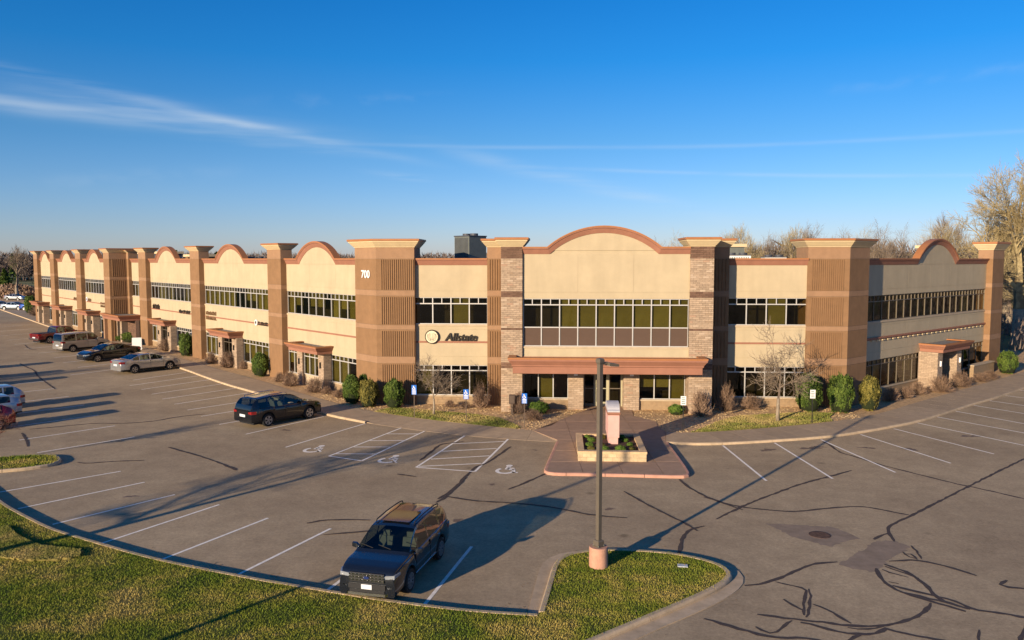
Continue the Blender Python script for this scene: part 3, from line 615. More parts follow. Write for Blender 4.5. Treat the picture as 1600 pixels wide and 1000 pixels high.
def tower(M,poly,ztop=11.36,bands=BANDS,name='tower',base_m=None):
    """solid pier on a convex footprint, cast in lifts with recessed joints; the cap and flutes are its own parts"""
    mb=MB(); inner=offset_poly(poly,-.03); mb.prism(inner,0,10.82); t=part(name,mb,MORTAR,M,fix=True)
    for i,(a,b,m,o) in enumerate(bands):
        mb=MB(); mb.prism(offset_poly(poly,o),a+.008,b-.008); part('cast_lift',mb,m,M,t,fix=True)
    cap(M,poly,10.79,ztop,t)
    return t
def flutes(fr,s0,s1,y,n,parent,m=TAN,groups=((.10,2.86),(3.42,5.14),(5.60,7.45),(7.95,9.98))):
    mb=MB(); w=(s1-s0)/n
    for k in range(n):
        x=s0+(k+.5)*w
        for a,b in groups:
            mb.loft([[(x-w*.24,y+.01,z),(x-w*.17,y-.055,z),(x+w*.17,y-.055,z),(x+w*.24,y+.01,z)] for z in (a,b)])
    part('flutes',mb,m,fr,parent,kind='stuff',fix=True)

# --- bricks: every course is laid; the nearest are objects, the rest one mesh
BRK=[]
def bricks(fr,s0,s1,z0,z1,y,dark=(),bl=.39,bh=.125,depth=.09,flip=None,near=False):
    nz=int(round((z1-z0)/bh)); bh=(z1-z0)/nz
    for r in range(nz):
        zc=z0+(r+.5)*bh; dk=any(a<=zc<=b for a,b in dark)
        x=s0 - (bl/2 if r%2 else 0)
        while x<s1-.01:
            a=max(x,s0); b=min(x+bl,s1); x+=bl
            if b-a<.04: continue
            BRK.append((fr,(a+b)/2,b-a-.012,y,zc,bh-.014,dk,near,flip,depth))
def flush_bricks():
    near=[b for b in BRK if b[7]]; far=[b for b in BRK if not b[7]]
    rr.shuffle(near); take=near[:296]; far+=near[296:]
    unit=MB(); unit.box(-.5,.5,0,1,-.5,.5); um=unit.mesh('brick')
    for (fr,xc,w,y,zc,h,dk,_,flip,dp) in take:
        m=rr.choice(BRD if dk else BRV)
        jut=rr.uniform(0,.012)
        Mx=fr@(flip or I4)@Matrix.Translation((xc,y-jut,zc))@Matrix.Diagonal((w,dp,h,1))
        add('brick',bare_mesh(um,m),bld,Mx)
    V=[];F=[];Rn=[];Dk=[]
    for (fr,xc,w,y,zc,h,dk,_,flip,dp) in far:
        Mx=np.array(fr@(flip or I4)); jut=rr.uniform(0,.012)
        c=np.array([[xc+sx*w/2,y-jut+sy*dp,zc+sz*h/2,1] for sz in (-1,1) for sx,sy in ((-1,0),(1,0),(1,1),(-1,1))])
        b=len(V); V+=list((c@Mx.T)[:,:3])
        for f in ((4,5,6,7),(0,1,5,4),(1,2,6,5),(2,3,7,6),(3,0,4,7)):
            F.append([b+i for i in f]); Rn.append(0); Dk.append(dk)
        q=rr.random(); Rn[-5:]=[q]*5
    me=np_mesh('brickwork',np.array(V),np.array(F),np.array(Rn))
    me.materials.append(BRICKS); me.materials.append(BRICKD)
    me.polygons.foreach_set('material_index',np.array(Dk,dtype=np.int32))
    add('brickwork',me,bld,I4,kind='stuff')
DK=((2.94,3.36),(5.40,5.52),(7.58,7.88),(10.0,10.9))

# ================= FRONT
def front():
    y0=0.0
    for s0,s1,dark,y0 in ((-13.0,-8.0,(1,2,3),-.35),(8.05,13.3,(0,1,3),0.0)):
        upper_wall(FF,s0,s1,y0); mid_wall(FF,s0,s1,y0); base_wall(FF,s0,s1,y0)
        window(FF,s0,s1,y0+.08,5.59,7.43,4,6.99,tr_parts=True,blind_p=.9,dark=(0,1,3))
        window(FF,s0,s1,y0+.08,.72,2.80,4,2.42,tr_parts=True,blind_p=.25,dark=dark)
        solid(FF,s0,s1,1.7,1.8,0,9,DARKIN,'inner_wall')
    # strips beside the brick piers
    for s0,s1 in ((-8.0,-6.88),(6.58,8.1)):
        ys_=-.55 if s0<0 else -.35
        t=tower(FF,[(s0,ys_),(s1,ys_),(s1,1.2),(s0,1.2)],11.36,name='fluted_strip')
        flutes(FF,s0+.08,s1-(.05 if s0<0 else .08),ys_,6,t)
    # brick piers
    for s0,s1 in ((-6.90,-5.53),(5.13,6.60)):
        p=solid(FF,s0+.01,s1-.01,-2.86,1.0,0,10.82,MORTAR,'brick_pier')
        bricks(FF,s0,s1,.10,10.80,-2.90,DK,near=True)
        sd=Matrix.Rotation(R(90),4,'Z')   # side faces
        for sx,fl in ((s1,1),(s0,-1)):
            Mx=Matrix.Translation((sx,0,0))@Matrix.Rotation(R(90*fl),4,'Z')
            if fl==1: bricks(FF,-2.9,-.40,.1,10.8,0,DK,flip=Mx)
            else: bricks(FF,.58,2.9,.1,10.8,0,DK,flip=Mx)
        cap(FF,[(s0,-2.92),(s1,-2.92),(s1,-.4),(s0,-.4)],10.79,11.38)
    # centre bay
    s0,s1,y=-5.53,5.13,-2.72
    zb=10.75
    wall_panel(FF,s0,s1,7.48,7.87,y,split=99); wall_panel(FF,s0,s1,7.88,zb-.42,y)
    ar=(-.32,3.62,1.34)
    P=profile_arch(s0,s1,zb-.40,ar); Q=P+[(s1,zb-.9),(s0,zb-.9)]
    mb=MB(); mb.loft([[(s,y+.05,z) for s,z in Q],[(s,y+.28,z) for s,z in Q]]); part('parapet_core',mb,CREAM,FF,fix=True)
    G=[p for p in P if -.32-3.56<p[0]<-.32+3.56]; mb=MB(); mb.loft([[(s,y,z) for s,z in G],[(s,y+.06,z) for s,z in G]]); part('arched_gable',mb,CREAM,FF,fix=True)
    coping(FF,profile_arch(s0,s1,zb,ar),y)
    window(FF,s0+.05,s1-.05,y+.06,4.38,7.48,9,7.07,low=5.61,tr_parts=True,blind_p=1,dark=(0,1))
    solid(FF,s0,s1,y-.05,y+.2,4.26,4.38,SILL,'sill'); wall_panel(FF,s0,s1,3.3,4.26,y,split=99)
    solid(FF,s0,s1,y+1.0,y+1.1,3.3,10,DARKIN,'inner_wall'); solid(FF,s0,s1,y+.2,y+3.5,2.9,3.3,DARKIN,'inner_floor'); solid(FF,s0,s1,y+3.4,y+3.5,0,2.9,DARKIN,'inner_wall'); y=-1.7
    # ground floor of the centre: windows, brick flanks, recessed doors
    for a,b in ((-5.50,-2.55),(2.10,5.10)):
        window(FF,a,b,y+.10,.80,2.85,3,None,False,tr_parts=True,blind_p=.5)
        solid(FF,a,b,y+.02,y+.3,0,.70,STONE,'base_wall'); solid(FF,a,b,y-.05,y+.3,.70,.80,SILL,'sill')
    for a,b in ((-2.55,-1.55),(1.10,2.10)):
        solid(FF,a+.01,b-.01,y-.16,y+1.4,0,2.86,MORTAR,'brick_pier'); bricks(FF,a,b,.05,2.85,y-.20,near=True)
        fl=Matrix.Translation((b,0,0))@Matrix.Rotation(R(90),4,'Z'); bricks(FF,y-.2,y+1.35,.05,2.85,0,flip=fl)
        fl=Matrix.Translation((a,0,0))@Matrix.Rotation(R(-90),4,'Z'); bricks(FF,-(y+1.35),-(y-.2),.05,2.85,0,flip=fl)
        mb=MB(); mb.box((a+b)/2-.12,(a+b)/2+.12,y-.36,y-.21,2.38,2.62); part('wall_light',mb,WHITE,FF)
    dy=y+1.05
    mb=MB(); a,b=-1.55,1.10; zt=2.84
    for x0,x1 in ((a,a+.08),(a+.78,a+.86),(.08,.20),(b-.08,b)): mb.box(x0,x1,dy-.03,dy+.06,.13,zt)
    mb.box(a+.08,a+.78,dy-.025,dy+.05,2.74,zt); mb.box(a+.86,.08,dy-.025,dy+.05,2.74,zt); mb.box(.20,b-.08,dy-.025,dy+.05,2.74,zt)
    mb.box(a+.86,.08,dy-.02,dy+.05,2.38,2.45)
    part('door_frame',mb,mat('door_frame_khaki',(.42,.38,.24),.5,.05,4),FF)
    for x0,x1,nm in ((a+.08,a+.78,'side_light'),(a+.86,.08,'door'),(.20,b-.08,'side_light')):
        mb=MB(); m0=.06
        top=2.38 if nm=='door' else 2.74
        for q in ((x0+.004,x0+m0,.14,top),(x1-m0,x1-.004,.14,top),(x0+m0,x1-m0,.14,.30 if nm!='door' else .42),(x0+m0,x1-m0,top-.07,top),(x0+m0,x1-m0,1.30,1.36)): mb.box(q[0],q[1],dy-.012,dy+.035,q[2],q[3])
        dr=part(nm,mb,mat('door_rail',(.38,.35,.23),.5,.05,4) if nm=='door' else BRONZE,FF)
        mb=MB(); mb.box(x0+m0,x1-m0,dy+.005,dy+.015,.2,top-.05); part('pane',mb,GLASS,FF,dr)
        if nm=='door':
            mb=MB(); mb.tube([(x0+.12,dy-.03,.95),(x0+.12,dy-.09,1.0),(x0+.12,dy-.09,1.5),(x0+.12,dy-.03,1.55)],.015); part('door_handle',mb,METAL_G,FF,dr)
    # wide canopy
    s0,s1=-6.05,5.75; yb=-2.78; yf=-4.05
    solid(FF,-5.53,5.13,-2.95,-1.5,2.86,2.95,CREAM2,'soffit'); c=canopy(FF,s0,s1,yf,yb,2.78,3.82,[(0,2.78),(.03,2.80),(.03,3.22),(.10,3.26),(.10,3.34),(.26,3.58),(.30,3.60),(.30,3.72)])
def canopy(fr,s0,s1,yf,yb,z0,z1,lay=None,light=False):
    """flared cornice tray: outer profile on three sides, low roof inside"""
    h=z1-z0
    lay=lay or [(0,z0),(.02,z0+.02*h),(.02,z0+.38*h),(.08,z0+.42*h),(.16,z0+.62*h),(.24,z0+.80*h),(.24,z0+.88*h)]
    def ring(o,z): return [(s0-o,yf-o,z),(s1+o,yf-o,z),(s1+o,yb,z),(s0-o,yb,z)]
    mb=MB(); rings=[ring(o,z) for o,z in lay]; zr=z1-.16
    mb.loft(rings,cap1=False); o=lay[-1][0]; c=part('canopy',mb,TERRA,fr,fix=True)
    mb=MB(); T0=.16
    def R2(o,z): return [(s0-o,yf-o,z),(s1+o,yf-o,z),(s1+o,yb,z),(s0-o,yb,z)]
    # flashing ring on top
    O=R2(o+.03,0); In=[(s0+T0,yf+T0,0),(s1-T0,yf+T0,0),(s1-T0,yb-.01,0),(s0+T0,yb-.01,0)]
    zb_,zt_=lay[-1][1],z1
    for a,b in ((0,1),(1,2),(3,0)):
        mb.loft([[(*O[a][:2],zb_),(*In[a][:2],zb_),(*In[a][:2],zt_),(*O[a][:2],zt_)],[(*O[b][:2],zb_),(*In[b][:2],zb_),(*In[b][:2],zt_),(*O[b][:2],zt_)]])
    part('canopy_flashing',mb,TERRA_SUN,fr,c,fix=True)
    mb=MB(); mb.box(s0+T0,s1-T0,yf+T0,yb-.01,zb_-.12,zb_-.05); part('canopy_roof',mb,ROOFM,fr,c)
    return c
front()

# --- corner towers
def corner_poly_left():
    # local to FF: front face s -15.6..-13.0 at y -.7, then the face along the left wing
    C=Vector((-9.2,53.9)); w=Vector((-.664,.748)); n=Vector((.748,.664)); f=Vector((math.cos(A0),-math.sin(A0)))
    B=C+f*2.62; D=C+w*2.73; return [tuple(D),tuple(C),tuple(B),tuple(B+Vector((.1,2.6))),tuple(D+n*2.6)]
def corner_poly_right():
    C=Vector((22.3,52.65)); w=Vector((.7627,.6468)); n=Vector((-.6468,.7627)); f=Vector((math.cos(A0),-math.sin(A0)))
    B=C-f*2.72; D=C+w*2.72; return [tuple(B),tuple(C),tuple(D),tuple(D+n*2.6),tuple(B+Vector((.15,2.6)))]
t=tower(I4,corner_poly_left()); t1=t
FCL=frame(-9.2,53.9,math.cos(A0),-math.sin(A0)); flutes(FCL,.30,2.6,0,16,t)
t=tower(I4,corner_poly_right())
FCR=frame(22.3,52.65,math.cos(A0),-math.sin(A0)); flutes(FCR,-2.5,-.35,0,16,t); 
def text_mesh(s,size,ext=.02,italic=False,bold=.0,sp=1.0):
    cu=bpy.data.curves.new('text','FONT'); cu.body=s; cu.size=size; cu.extrude=ext; cu.space_character=sp; cu.offset=bold
    if italic: cu.shear=.25
    cu.align_x='CENTER'; cu.align_y='CENTER'
    o=bpy.data.objects.new('tmp',cu); COL.objects.link(o); bpy.context.view_layer.update()
    dg=bpy.context.evaluated_depsgraph_get(); me=bpy.data.meshes.new_from_object(o.evaluated_get(dg)); bpy.data.objects.remove(o)
    return me
UP=Matrix.Rotation(R(90),4,'X')
add('building_number',text_mesh('700',.74,.02,bold=.012,sp=1.0),None,FL@Matrix.Translation((-1.25,-.05,8.95))@UP,WHITE,'white number 700 on the left corner tower','house number')

# ================= LEFT WING
def small_entry(fr,sL,sR,yf,cols,wy=.7,zc=3.46,door=True,far=False):
    canopy(fr,sL,sR,yf,wy+.02,2.86,zc)
    a0,a1,b0,b1=cols; ye=0.05
    for a,b,out in ((a0,a1,-1),(b0,b1,1)):
        solid(fr,a+.02,b-.02,ye+.04,wy+.05,0,2.87,MORTAR,'brick_pier'); bricks(fr,a,b,.05,2.86,ye)
        if out==1:
            fl=Matrix.Translation((b,0,0))@Matrix.Rotation(R(90),4,'Z'); bricks(fr,ye,wy,.05,2.86,0,flip=fl)
        else:
            fl=Matrix.Translation((a,0,0))@Matrix.Rotation(R(-90),4,'Z'); bricks(fr,-wy,-ye,.05,2.86,0,flip=fl)
        mb=MB(); c=(a+b)/2; mb.box(c-.05,c+.05,ye-.12,ye-.01,1.75,2.2); part('wall_light',mb,BLACK,fr)
    if door:
        window(fr,a1,b0,wy-.45,.12,2.84,2,2.32,False,frame_m=BRONZE,blind_p=.0)
    else:
        window(fr,a1,b0,wy-.45,1.0,2.84,3,2.42,False,blind_p=1); solid(fr,a1,b0,wy-.42,wy,.1,1.0,SILL,'door_panel')
def pier(fr,s0,s1,yf=.2,yb=1.2,ztop=11.3,fl=False):
    t=tower(fr,[(s0,yf),(s1,yf),(s1,yb),(s0,yb)],ztop,name='pier')
    return t
def bay(fr,s0,s1,y,arch,n,low,big=False,bp=.75,frame_m=ALU):
    upper_wall(fr,s0,s1,y,arch); mid_wall(fr,s0,s1,y,big)
    window(fr,s0,s1,y+.08,5.59,7.43,n,6.99,blind_p=bp,frame_m=frame_m)
    for a,b,k in low:
        window(fr,a,b,y+.08,.72,2.80,k,2.42,blind_p=bp,frame_m=frame_m); base_wall(fr,a,b,y)
    solid(fr,s0,s1,y+1.5,y+1.6,0,9.4,DARKIN,'inner_wall')
Y=.7
bay(FL,-14.8,-2.75,Y,(-9.6,3.1,1.32),10,((-14.8,-11.85,3),(-7.65,-2.75,4)),bp=.9)
small_entry(FL,-12.1,-7.45,-.55,(-11.95,-11.05,-8.45,-7.6),door=False)
pier(FL,-17.3,-14.8)
bay(FL,-32.8,-17.3,Y,(-26.2,3.2,1.32),13,((-32.8,-28.1,4),(-23.85,-17.3,5)),bp=.85)
small_entry(FL,-28.5,-23.9,-.55,(-28.1,-27.1,-24.8,-23.8))
pier(FL,-35.25,-32.8)
bay(FL,-49.2,-35.25,Y,(-43.6,3.2,1.32),12,((-49.2,-45.4,3),(-41.15,-35.25,5)),bp=.3)
small_entry(FL,-46.2,-41.4,-.45,(-45.4,-44.2,-42.1,-41.1))
pier(FL,-51.8,-49.2)
bay(FL,-56.3,-51.8,Y,None,4,((-56.3,-51.8,4),),bp=.8)
pier(FL,-56.9,-56.1,.35,1.4,11.1)
# the far part of the wing steps forward
t=tower(FL,[(-59.3,-1.6),(-56.9,-1.6),(-56.9,1.0),(-59.3,1.0)],11.3,name='pier')
FS=frame(*(FL@Vector((-56.9,-1.6,0))).xy,.748,.664); flutes(FS,.25,2.2,0,9,t,TAN)
canopy(FL,-58.9,-51.9,-2.0,.7,2.86,3.50)
for a,b in ((-57.5,-56.6),(-55.5,-54.9)):
    solid(FL,a+.02,b-.02,-.95,0.1,0,2.87,MORTAR,'brick_pier'); bricks(FL,a,b,.05,2.86,-1.0)
solid(FL,-54.9,-51.82,-.26,0.1,0,2.87,MORTAR,'brick_wall'); bricks(FL,-54.9,-51.82,.05,2.86,-.3,dark=((0,3),))  # all-dark brick puts this wall's shade into its colour
solid(FL,-58.9,-58.4,-1.95,-1.5,0,2.87,TANL,'canopy_post')
window(FL,-56.6,-55.5,-.7,.1,2.84,1,2.3,False,frame_m=BRONZE,blind_p=0)
Y2=-.9
for s0,s1,ar,n,low,ent in ((-71.0,-59.8,(-66.2,2.9,1.2),9,((-71.0,-68.6,2),(-64.4,-61.9,2)),(-68.9,-64.3,(-68.6,-67.6,-65.5,-64.5))),
                        (-86.0,-73.6,(-80.5,3.0,1.2),10,((-86.0,-82.6,3),(-78.6,-73.6,4)),(-83.2,-78.4,(-82.6,-81.6,-79.6,-78.6))),
                        (-97.2,-88.5,(-94.0,2.8,1.2),7,((-97.2,-96.9,1),(-92.6,-88.5,3)),(-97.4,-92.2,(-96.9,-95.9,-93.6,-92.6)))):
    bay(FL,s0,s1,Y2,ar,n,low,bp=.2)
    canopy(FL,ent[0],ent[1],Y2-1.5,Y2+.02,2.86,3.46)
    for a,b in ((ent[2][0],ent[2][1]),(ent[2][2],ent[2][3])):
        solid(FL,a+.02,b-.02,Y2-.76,Y2+.1,0,2.87,MORTAR,'brick_pier'); bricks(FL,a,b,.05,2.86,Y2-.8)
        fl=Matrix.Translation((b,0,0))@Matrix.Rotation(R(90),4,'Z'); bricks(FL,Y2-.8,Y2,.05,2.86,0,flip=fl)
        mb=MB(); c=(a+b)/2; mb.box(c-.05,c+.05,Y2-.92,Y2-.81,1.75,2.2); part('wall_light',mb,BLACK,FL)
    window(FL,ent[2][1],ent[2][2],Y2-.3,.12,2.84,2,2.3,False,frame_m=BRONZE,blind_p=0)
pier(FL,-73.6,-71.0,Y2-.5,.6); pier(FL,-88.5,-86.0,Y2-.5,.6); pier(FL,-99.8,-97.2,Y2-.5,.6)

# ================= RIGHT WING
bay(FR,2.75,25.9,.7,(15.5,3.75,1.55),19,((2.75,13.1,8),(17.5,25.9,6)),big=True,bp=.15,frame_m=BRONZE)
pier(FR,25.9,28.5,.2,1.4,11.5)
canopy(FR,12.95,18.1,-1.0,.72,2.86,3.50)
for a,b in ((12.8,13.7),(16.5,17.35)):
    solid(FR,a+.02,b-.02,-.66,.75,0,2.87,MORTAR,'brick_pier'); bricks(FR,a,b,.05,2.86,-.7)
    fl=Matrix.Translation((a,0,0))@Matrix.Rotation(R(-90),4,'Z'); bricks(FR,-.7,.7,.05,2.86,0,flip=fl)
    mb=MB(); c=(a+b)/2; mb.box(c-.06,c+.06,-.82,-.71,1.8,2.2); part('wall_light',mb,WHITE,FR)
window(FR,13.7,16.5,.4,.12,2.84,3,2.3,False,frame_m=BRONZE,blind_p=0)
solid(FR,13.7,16.5,1.2,1.25,0,2.86,DARKIN,'inner_wall')
solid(FR,21.3,25.9,-.25,.2,0,1.05,STONE,'planter_wall'); solid(FR,21.25,25.95,-.3,.25,1.05,1.13,SILL,'sill')

# far-side walls and flat roof so the block is closed
P=[FL@Vector((-99.5,1.0,0)),FL@Vector((-2.0,1.0,0)),FF@Vector((-13,.4,0)),FF@Vector((13,.4,0)),FR@Vector((2,1.0,0)),FR@Vector((28.3,1.0,0)),FR@Vector((28.3,22,0)),FR@Vector((9,22,0)),FL@Vector((-9,22,0)),FL@Vector((-99.5,22,0))]
P=[(p.x,p.y) for p in P]
add('flat_roof',sheet(P,9.1,.25),bld,I4,ROOFM)
mb=MB()
for a,b in ((5,6),(6,7),(7,8),(8,9),(9,0)):
    A,B=Vector(P[a]),Vector(P[b]); d=(B-A).normalized(); n=Vector((-d.y,d.x))*.3
    mb.prism([tuple(A),tuple(B),tuple(B+n),tuple(A+n)],0,10.0)
part('rear_wall',mb,CREAM,I4,fix=True)
mb=MB(); A,B=[FL@Vector((-99.8,y,0)) for y in (-1.3,1.0)]; mb.prism([(A.x,A.y),(B.x,B.y),(B.x+.2,B.y-.2),(A.x+.2,A.y-.2)],0,9.6); part('end_wall',mb,CREAM,I4,fix=True)
flush_bricks()
# base blocks: the nearest as objects, the rest joined
def flush_blocks():
    rest=MB(); n=0
    for fr,mb in BASEB:
        if fr is FF and n<160: part('block',mb,STONE,fr); n+=1
        else:
            b=len(rest.v); rest.v+=[tuple(fr@Vector(p)) for p in mb.v]; rest.f+=[tuple(b+i for i in f) for f in mb.f]; rest.m+=mb.m; rest.r+=mb.r
    part('blockwork',rest,STONE,I4,kind='stuff')
flush_blocks()
# rear-side parapet returns and rooftop plant (things that stand on the roof)
def rtu(x,y,az,l,w,h,label,m1=METAL_G,z=9.1):
    M=T(x,y,z,az); t=thing('rooftop_unit',label,'air conditioner',M)
    mb=MB(); mb.box(-l/2,l/2,-w/2,w/2,.15,h); mb.box(-l/2+.1,l/2-.1,-w/2+.1,w/2-.1,0,.15); add('casing',mb.mesh(),t,M,m1)
    mb=MB(); k=-l/2+.12
    while k<l/2-.15: mb.box(k,k+.05,-w/2-.03,-w/2-.001,.3,h-.15); k+=.14
    add('louvre',mb.mesh(),t,M,METAL_D if m1 is METAL_G else METAL_G,kind='stuff')
    mb=MB(); 
    for q in (-l/4,l/4): mb.cyl(q,0,h,h+.18,min(w,l/2)*.36,n=16)
    add('fan_housing',mb.mesh(),t,M,METAL_D)
    mb=MB(); mb.box(-l/2-.04,l/2+.04,-w/2-.04,w/2+.04,h-.06,h+.015); add('lid',mb.mesh(),t,M,METAL_D)
rtu(-3.15,60.5,-46,1.7,1.7,2.65,'tall grey louvred rooftop unit behind the Allstate bay')
rtu(18.6,66,-3,1.9,1.4,1.25,'small white rooftop unit left of the right corner tower',WHITE)
rtu(22.6,69,-3,1.8,1.4,1.1,'low white rooftop unit half hidden by the right corner tower',WHITE)
rtu(-27,84,50,2.2,1.6,1.0,'low pale rooftop unit behind the left wing parapet',WHITE)
def screen(x,y,az,l,h,label,z=9.1,m=METAL_D,d=2.0):  # default dark blue-grey puts the shade of parapet backs into the colour
    M=T(x,y,z,az); t=thing('roof_screen',label,'roof screen',M)
    mb=MB(); mb.box(-l/2,l/2,0,d,0,h); add('enclosure',mb.mesh(),t,M,m)
    mb=MB(); mb.box(-l/2-.2,l/2+.2,-.2,d+.2,h,h+.28); add('cornice',mb.mesh(),t,M,CREAM2)
screen(-48.5,106,-48.4,15,1.6,'long shade-coloured roof enclosure behind the third arch of the left wing')
screen(-80,137,-48.4,14,1.6,'shade-coloured roof enclosure behind the far arches of the left wing')
screen(19.6,72,-3,2.6,2.0,'grey-panelled roof enclosure behind the right front bay',m=METAL_G)
screen(16.6,71,-3,1.6,1.9,'dark box roof enclosure between the right pier cap and the grey one',m=METAL_D)
screen(43.6,80,40.3,4.2,2.0,'grey enclosure behind the right end of the parapet',m=METAL_G)
screen(-38,96,-48.4,7,1.2,'brown-grey roof enclosure behind the second arch of the left wing',m=TAN)

# ---------------------------------------------------------------- wall signs
SIGNK=mat('sign_black',(.03,.022,.015),.4,.05,5)
SIGNC=mat('sign_cream',(.72,.62,.42),.5,.05,5)
def allstate():
    M=FF@Matrix.Translation((-10.55,-.35,4.72))
    t=thing('wall_sign','black Allstate lettering with round hands emblem on the front wall','sign',M)
    mb=MB(); mb.lathe([(.0,-.16),(.47,-.16),(.48,-.14),(.48,-.05),(0,-.05)],32,'y',(-1.24,0,.02),cap=False); add('emblem_rim',mb.fix(mb.mesh()),t,M,SIGNK)
    mb=MB(); mb.lathe([(.0,-.175),(.41,-.175),(.41,-.15)],32,'y',(-1.24,0,.02),cap=False); add('emblem_face',mb.fix(mb.mesh()),t,M,SIGNC)
    mb=MB()   # cupped hands outline
    for sg in (-1,1):
        for dx,h in ((.05,.26),(.12,.30),(.19,.24)):
            mb.tube([(-1.24+sg*dx*.5,-.185,-.22),(-1.24+sg*dx*1.2,-.185,-.02),(-1.24+sg*dx*1.35,-.185,h*.7),(-1.24+sg*dx*1.0,-.185,h)],.012,4)
        mb.tube([(-1.24+sg*.02,-.185,-.30),(-1.24+sg*.22,-.185,-.20),(-1.24+sg*.31,-.185,.02),(-1.24+sg*.27,-.185,.22)],.014,4)
    add('hands_emblem',mb.mesh(),t,M,mat('emblem_line',(.30,.27,.2),.6))
    add('lettering',text_mesh('Allstate',.74,.05,italic=True,bold=.014,sp=.96),t,M@Matrix.Translation((.72,-.08,-.02))@UP,SIGNK)
allstate()
def blur_sign(fr,s,y,z,w,h,label,m=SIGNK,logo=None,rows=1,n=9):
    """small tenant sign too far off to read: a row of upright letter-sized strokes"""
    M=fr@Matrix.Translation((s,y,z)); t=thing('tenant_sign',label,'sign',M)
    r=random.Random(int(abs(s)*10)); mb=MB()
    for q in range(rows):
        hz=h/rows; zz=-h/2+q*hz
        for k in range(n):
            x=-w/2+k*w/n; ww=w/n*.72; hh=hz*.8*r.uniform(.75,1)
            mb.box(x,x+ww*.3,-.07,-.01,zz,zz+hh); mb.box(x+ww*.3,x+ww,-.07,-.01,zz+(hh*.8 if r.random()<.5 else 0),zz+hh*(1 if r.random()<.5 else .25)+.01)
            if r.random()<.5: mb.box(x+ww*.7,x+ww,-.065,-.012,zz,zz+hh)
    add('letters',mb.mesh(),t,M,m)
    if logo:
        mb=MB(); mb.lathe([(0,-.12),(h*.62,-.12),(h*.62,-.02)],20,'y',(-w/2-h*.8,0,0),cap=False); add('logo_disc',mb.fix(mb.mesh()),t,M,WHITE)
        mb=MB(); mb.lathe([(0,-.13),(h*.34,-.13),(h*.34,-.02)],16,'y',(-w/2-h*.8,0,0),cap=False); add('logo_centre',mb.fix(mb.mesh()),t,M,logo)
BROWNL=mat('bronze_letters',(.17,.10,.05),.5,.05,5)
blur_sign(FL,-31.2,.7,4.55,2.6,.95,'two-row bronze lettering left of the second arch entrance',BROWNL,rows=2,n=11)
blur_sign(FL,-19.4,.7,4.45,2.0,.42,'small dark lettering with round white disc beside the second pier',SIGNK,logo=SIGNK,n=8)
blur_sign(FL,-47.4,.7,4.75,2.4,.7,'dark lettering high on the third bay, left end',SIGNK,n=8)
blur_sign(FL,-38.4,.7,4.55,3.4,.5,'thin dark lettering on the third bay, right end',SIGNK,n=12)
blur_sign(FL,-62.5,-.9,4.3,2.6,.7,'tan lettering on the bay left of the stepped corner',BROWNL,rows=2,n=8)
blur_sign(FL,-68.9,-.9,4.7,1.6,.5,'small sign with a round blue and white disc on the far wing',BROWNL,logo=mat('logo_blue',(.03,.04,.2),.5),n=5)
blur_sign(FL,-75.9,-.9,4.6,2.6,.6,'tan lettering on the middle bay of the far wing',BROWNL,n=8)
M=FR@Matrix.Translation((15.0,-1.12,3.12)); 
# ---------------------------------------------------------------- posts and signs by the parking bays
POSTM=mat('sign_post_brown',(.10,.07,.05),.6,.1,6)
BLUE=mat('sign_blue',(.015,.14,.55),.45,.04,6); SW=mat('sign_white',(.75,.75,.72),.5,.04,6)
def sign_post(x,y,label,blue=True,h=2.02,az=-3):
    M=T(x,y,.13,az); t=thing('accessible_parking_sign' if blue else 'parking_notice_sign',label,'sign',M,'blue accessible parking signs along the left walk' if blue else 'white parking notices along the right walk')
    mb=MB(); mb.box(-.025,.025,-.015,.015,0,h-.05); mb.box(-.03,.03,-.022,.022,0,.12); add('post',mb.mesh(),t,M,POSTM if blue else BLACK)
    w,hh=.155,.60 if blue else .52
    mb=MB(); mb.prism([(-w,-.03),(w,-.03),(w,-.017),(-w,-.017)],h-hh,h); pl=add('plate',mb.mesh(),t,M,BLUE if blue else SW)
    if blue:
        add('wheelchair_symbol',ISA,pl,M@Matrix.Translation((0,-.033,h-.19))@UP@Matrix.Scale(.25,4),SW)
        for k,(zz,hq) in enumerate(((h-.37,.05),(h-.44,.03),(h-.50,.03),(h-.56,.03))):
            mb=MB(); mb.box(-w*.75,w*.75,-.034,-.031,zz-hq/2,zz+hq/2); add('text_line',mb.mesh(),pl,M,SW)
    else:
        for k in range(4):
            mb=MB(); mb.box(-w*.72,w*.72 if k%2 else w*.5,-.034,-.031,h-.12-k*.11,h-.07-k*.11); add('text_line',mb.mesh(),pl,M,mat('notice_green',(.16,.22,.2),.6) if k==0 else bpy.data.materials['notice_green'])
sign_post(-6.13,49.37,'blue accessible parking sign by the left bare tree, nearest the corner tower')
sign_post(-2.78,47.73,'blue accessible parking sign in the middle, before the small right-hand grass strip')
sign_post(0.73,46.28,'blue accessible parking sign closest to the entrance plaza')
sign_post(9.86,45.32,'white parking notice on a black post right of the entrance plaza',False)
sign_post(18.14,47.55,'white parking notice on a post before the clipped evergreen bushes at the right tower',False)
# dark box on a post beside the left brick pier
M=T(0.0,50.31,.1,-3); t=thing('utility_box','dark brown box on a short post beside the left brick pier','utility box',M)
mb=MB(); mb.box(-.07,.07,-.05,.05,0,.75); add('post',mb.mesh(),t,M,POSTM)
mb=MB(); mb.box(-.19,.19,-.11,.11,.72,1.28); bx=add('case',mb.mesh(),t,M,mat('case_brown',(.07,.045,.035),.6,.1,5)); mb=MB(); mb.box(-.15,.15,-.122,-.112,.77,1.23); add('lid',mb.mesh(),bx,M,POSTM)
